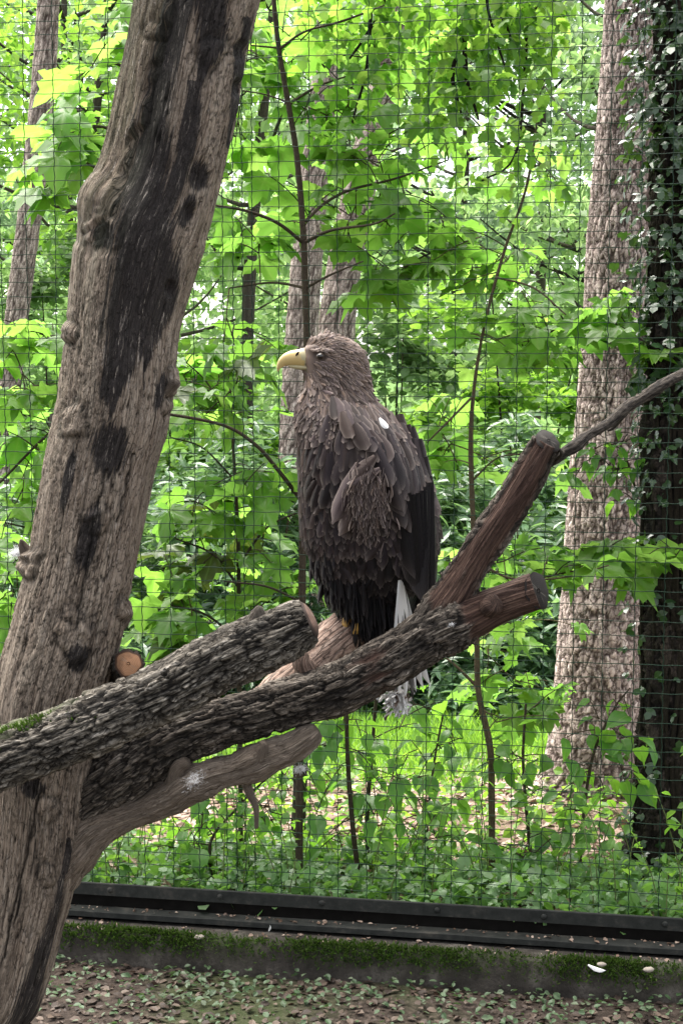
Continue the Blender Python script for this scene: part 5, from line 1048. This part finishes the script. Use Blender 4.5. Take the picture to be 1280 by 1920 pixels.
for a in (('dark leaning oak beside the slim pine', 12, 18.0, 16, .18, 5.4, (2.0, 1.6, 2.6), 60, 4650, .12, A_),
          ('thin dark tree with crown colour paled for distance past the dead trunk', 120, 22.0, 12, .03, 6.5, (2.8, 2.0, 4.2), 70, 5580, .15, B_),
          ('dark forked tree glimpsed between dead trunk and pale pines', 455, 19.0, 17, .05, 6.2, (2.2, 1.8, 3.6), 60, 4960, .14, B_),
          ('tree with bluish haze put into its leaf colour far behind the perch arm', 1010, 26.0, 14, -.02, 7.2, (3.2, 2.4, 3.4), 70, 5890, .17, C_),
          ('tree with haze-paled leaf colour far behind the hanging twigs', 840, 29.0, 14, .02, 6.6, (3.6, 2.4, 5.0), 80, 6200, .18, C_),
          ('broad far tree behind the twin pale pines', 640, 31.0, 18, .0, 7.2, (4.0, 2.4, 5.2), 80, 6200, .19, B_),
          ('far tree with green crown colour paled for distance behind the sapling stem', 330, 27.0, 14, .02, 6.6, (3.2, 2.2, 4.8), 80, 5890, .17, B_),
          ('far tree with haze-tinted crown colour behind the slim pine', -60, 28.0, 16, .02, 7.0, (3.8, 2.4, 5.2), 80, 5890, .18, C_),
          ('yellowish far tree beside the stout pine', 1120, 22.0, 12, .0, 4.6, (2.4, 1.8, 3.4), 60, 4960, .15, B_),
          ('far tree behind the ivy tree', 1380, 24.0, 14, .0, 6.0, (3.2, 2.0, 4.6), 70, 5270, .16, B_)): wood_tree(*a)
# oak twigs hanging in from above: a tree rooted to the right whose bough crosses the top of the picture
def oak():
    r = root('oak_tree', (3.3, 9.6, float(gz(3.3, 9.6))), 'oak whose dark twigs and small lobed leaves hang into view above the eagle', 'tree')
    g = float(gz(3.3, 9.6)); st = np.array([(3.3, 9.6, g-.1, .20), (3.35, 9.6, 2.5, .16), (3.2, 9.6, 5.2, .13), (2.9, 9.5, 7.0, .07)])
    v, f, th, s = tube(st, 80, 24, lambda q, T, S, r_: .01*fbm(q*8, 3)); part('trunk', mesh('trunk', v, f, M['darkbark'], dict(th=th, s=s, cell=np.full(len(v), .5))), r)
    bough = np.vstack([[3.22, 9.6, 5.0, .07], np.append(P(1500, -330, 6.85), .055), np.append(P(1050, -230, 6.25), .04), np.append(P(860, -190, 6.05), .03), np.append(P(640, -160, 5.95), .018)])
    v, f, th, s = tube(bough, 120, 12); part('bough', mesh('bough', v, f, M['darkbark'], dict(th=th, s=s, cell=np.full(len(v), .5))), r)
    bs = resample(bough, 60)[0][:, :3]
    tw = [[(862, -190, 6.05, 9), (868, -60, 5.95, 6), (870, 60, 5.95, 5), (872, 130, 5.95, 5), (880, 170, 5.95, 4), (897, 225, 5.95, 2)], [(872, 125, 5.95, 4), (855, 110, 5.95, 4), (848, 140, 5.95, 4), (853, 175, 5.95, 4), (864, 212, 5.95, 2)], [(905, -205, 6.05, 5), (910, -20, 5.95, 3), (925, 60, 5.95, 2.5), (950, 135, 5.95, 2)], [(960, -215, 6.15, 5), (930, -10, 6.05, 3), (950, 50, 6.05, 2.5), (970, 120, 5.95, 2)],
          [(760, -175, 6.00, 5), (720, 0, 5.95, 3), (690, 60, 5.95, 3), (655, 110, 5.95, 2)], [(1060, -230, 6.25, 6), (1020, -40, 6.15, 4), (1000, 20, 6.15, 3), (960, 60, 6.15, 2)], [(700, -170, 5.95, 5), (690, 100, 5.95, 3), (660, 230, 5.95, 2)], [(1000, -220, 6.15, 5), (980, 180, 6.05, 3), (960, 300, 5.95, 2), (900, 340, 5.95, 2)]]
    pts = []
    for t in tw:
        q = pxtube(t); v, f, th, s = tube(q, 40, 7, lambda q_, T, S, r_: .001*fbm(q_*60, 2)); part('twig', mesh('twig', v, f, M['darkbark'], dict(th=th, s=s, cell=np.full(len(v), .3))), r); pts.append(resample(q, 40)[0][10:, :3])
    pts = np.vstack(pts); n = 900; i = rng.integers(len(pts), size=n); pos = pts[i]+rng.normal(0, .085, (n, 3))
    ex = P(rng.uniform(560, 1060, 500), rng.normal(15, 35, 500), rng.uniform(5.8, 6.45, 500)); pos = np.vstack([pos, ex])
    leaf_objs(r, OAK, pos[:300], rand_leaf_basis(300, (10, 80), 30), rng.uniform(.045, .08, 300))
    part('foliage', scatter_mesh('foliage', *T_LOBE, pos[300:], rand_leaf_basis(len(pos)-300, (10, 80), 30), rng.uniform(.04, .07, len(pos)-300), M['crownA']), r, 'stuff')
OAK = [fan_leaf('oak_leaf', [(0, 0), (.10, .12), (.22, .2), (.14, .3), (.30, .42), (.20, .52), (.34, .66), (.20, .76), (.20, .9), (0, 1.0)], np.array([0, .5]), (0, 9), M['broad'], .2, .3, .03)]
oak()
# far wood that closes the view: nobody could count it
n = 60000; cx = rng.uniform(-16, 16, 260); cz = rng.random(260)**1.5*8.5-2.2; cc = np.stack([cx, rng.uniform(36, 46, 260), cz], -1)
pos, ci = clump_leaves(cc, rng.uniform(.8, 2.0, 260), n, .8)
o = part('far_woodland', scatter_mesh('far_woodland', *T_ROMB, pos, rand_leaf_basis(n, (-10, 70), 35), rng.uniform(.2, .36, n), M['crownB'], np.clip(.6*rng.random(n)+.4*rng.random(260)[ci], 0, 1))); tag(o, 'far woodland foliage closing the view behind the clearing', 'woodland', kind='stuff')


# ------------------------------------------------------------------ small things
def down(name, label, px, py, Y, spread, n, length, flat=.6, group=None):
    c = P(px, py, Y); o_ = rng.normal(0, 1, (n, 3))*np.array([1, .6, flat])*spread*Y/F*(.3+.9*rng.random((n, 1))); o_[:, 0] += .6*o_[:, 2]; o_ += .6*spread*Y/F*np.stack([fbm(o_*160+px, 2), 0*o_[:, 0], fbm(o_*160+py, 2)], -1); pos = c+o_
    tip = o_/np.linalg.norm(o_, axis=1)[:, None]+rng.normal(0, .6, (n, 3))
    me = scatter_mesh(name, T_LONG[0]*np.array([.16, 1, 1]), T_LONG[1], pos-c, basis(tip, rng.normal(0, 1, (n, 3))), length*rng.uniform(.5, 1.2, n), M['down']); o = part(name, me); o.location = Vector(c); tag(o, label, 'feather', group)
down('down_tuft', 'white down tuft caught on the broken snag of the dead trunk', 36, 1036, TY-.0, 8, 1100, .008)
down('down_tuft', 'wispy white down clinging to the pale lower limb', 364, 1462, TY-.118, 9, 420, .006, 1.1)
down('down_tuft', 'small white down tuft at the stub end of the lower limb', 562, 1442, TY+.02, 6, 600, .007)
down('down_tuft', 'white down scrap hanging on the perch log bark', 845, 1172, QY-.085, 3, 160, .004)
def fallen_feather(label, px, py, Y, ang, L):
    c = P(px, py, Y); a = R(ang); me = feathers_mesh('fallen_feather', np.zeros((1, 3)), np.array([[math.cos(a), -.3, math.sin(a)]]), np.array([[0, -.6, 1.0]]), L, L*.28, .9, .9, .15, 1.0); o = part('fallen_feather', me); o.location = Vector(c); tag(o, label, 'feather')
fallen_feather('small white feather caught upright on the base rail', 503, 1746, 5.52, 70, .030)
fallen_feather('white feather lying on the mossy kerb', 1102, 1808, 5.27, -20, .062)
n = 420; x = rng.uniform(XL, XR, n); k_ = rng.random(n); off = np.where(k_ < .45, rng.uniform(-.016, .026, n), rng.uniform(.04, .108, n)); z = np.where(k_ < .45, .082, .048)
pos = FP(x, z+.003, off)
o = part('rail_debris', scatter_mesh('rail_debris', *T_OVAL, pos, rand_leaf_basis(n, (-15, 25), 30), .006+.018*rng.random(n)**2, M['litter'])); tag(o, 'dry leaf scraps lying along the base rail and kerb', 'debris', kind='stuff')
def pebble(label, px, py, Y, r):
    c = P(px, py, Y); v = []; 
    for i in range(7):
        for j in range(10):
            a, b = math.pi*i/6, 2*math.pi*j/10; v.append((1.3*math.sin(a)*math.cos(b), math.sin(a)*math.sin(b), .6*math.cos(a)))
    v = np.array(v)*r; v = v*(1+.25*fbm(v/r*1.5+px, 2))[:, None]
    o = part('pebble', mesh('pebble', v, grid_faces(7, 10, True), M['pebble'])); o.location = Vector(c); tag(o, label, 'pebble')
pebble('large pale pebble on the kerb edge below the lower limb', 374, 1757, 5.53, .015)
pebble('pale pebble on the kerb beside the white feather', 1127, 1808, 5.24, .012)
pebble('pale pebble on the kerb close to the ivy tree side of the rail', 1215, 1818, 5.20, .014)
# thin weedy stems with small leaves rising behind the rail
mb = MB(); LP, LB, LS = [], [], []
for i in range(100):
    x = rng.uniform(-1.5, 1.4); y = float(fence_y(x))+.08+.7*rng.random()**1.5; z = float(gz(x, y)); h = rng.uniform(.18, .62); lean = rng.normal(0, .12, 2)
    t = np.linspace(0, 1, 6); pts = np.column_stack([x+lean[0]*t**2*h*2, y+lean[1]*t**2*h, z+h*t, np.linspace(.0028, .0012, 6)])
    v, f, th, sg = tube(pts, 6, 4); mb.add(v, f, th=th, s=sg)
    for q in range(int(6+h*14)):
        k_ = rng.uniform(.25, 1); LP.append([np.interp(k_, t, pts[:, j]) for j in range(3)]+rng.normal(0, .018, 3)); LS.append(rng.uniform(.025, .055))
part('weed_stems', mb.mesh('weed_stems', M['weedstem']), None, 'stuff'); tag(bpy.data.objects['weed_stems'], 'thin weedy stems rising behind the base rail', 'weeds')
o = part('weed_leaves', scatter_mesh('weed_leaves', *T_OVAL, np.array(LP), rand_leaf_basis(len(LP), (-10, 55), 30), np.array(LS), M['weed'])); tag(o, 'small fresh leaves of the weeds behind the base rail', 'weeds', kind='stuff')
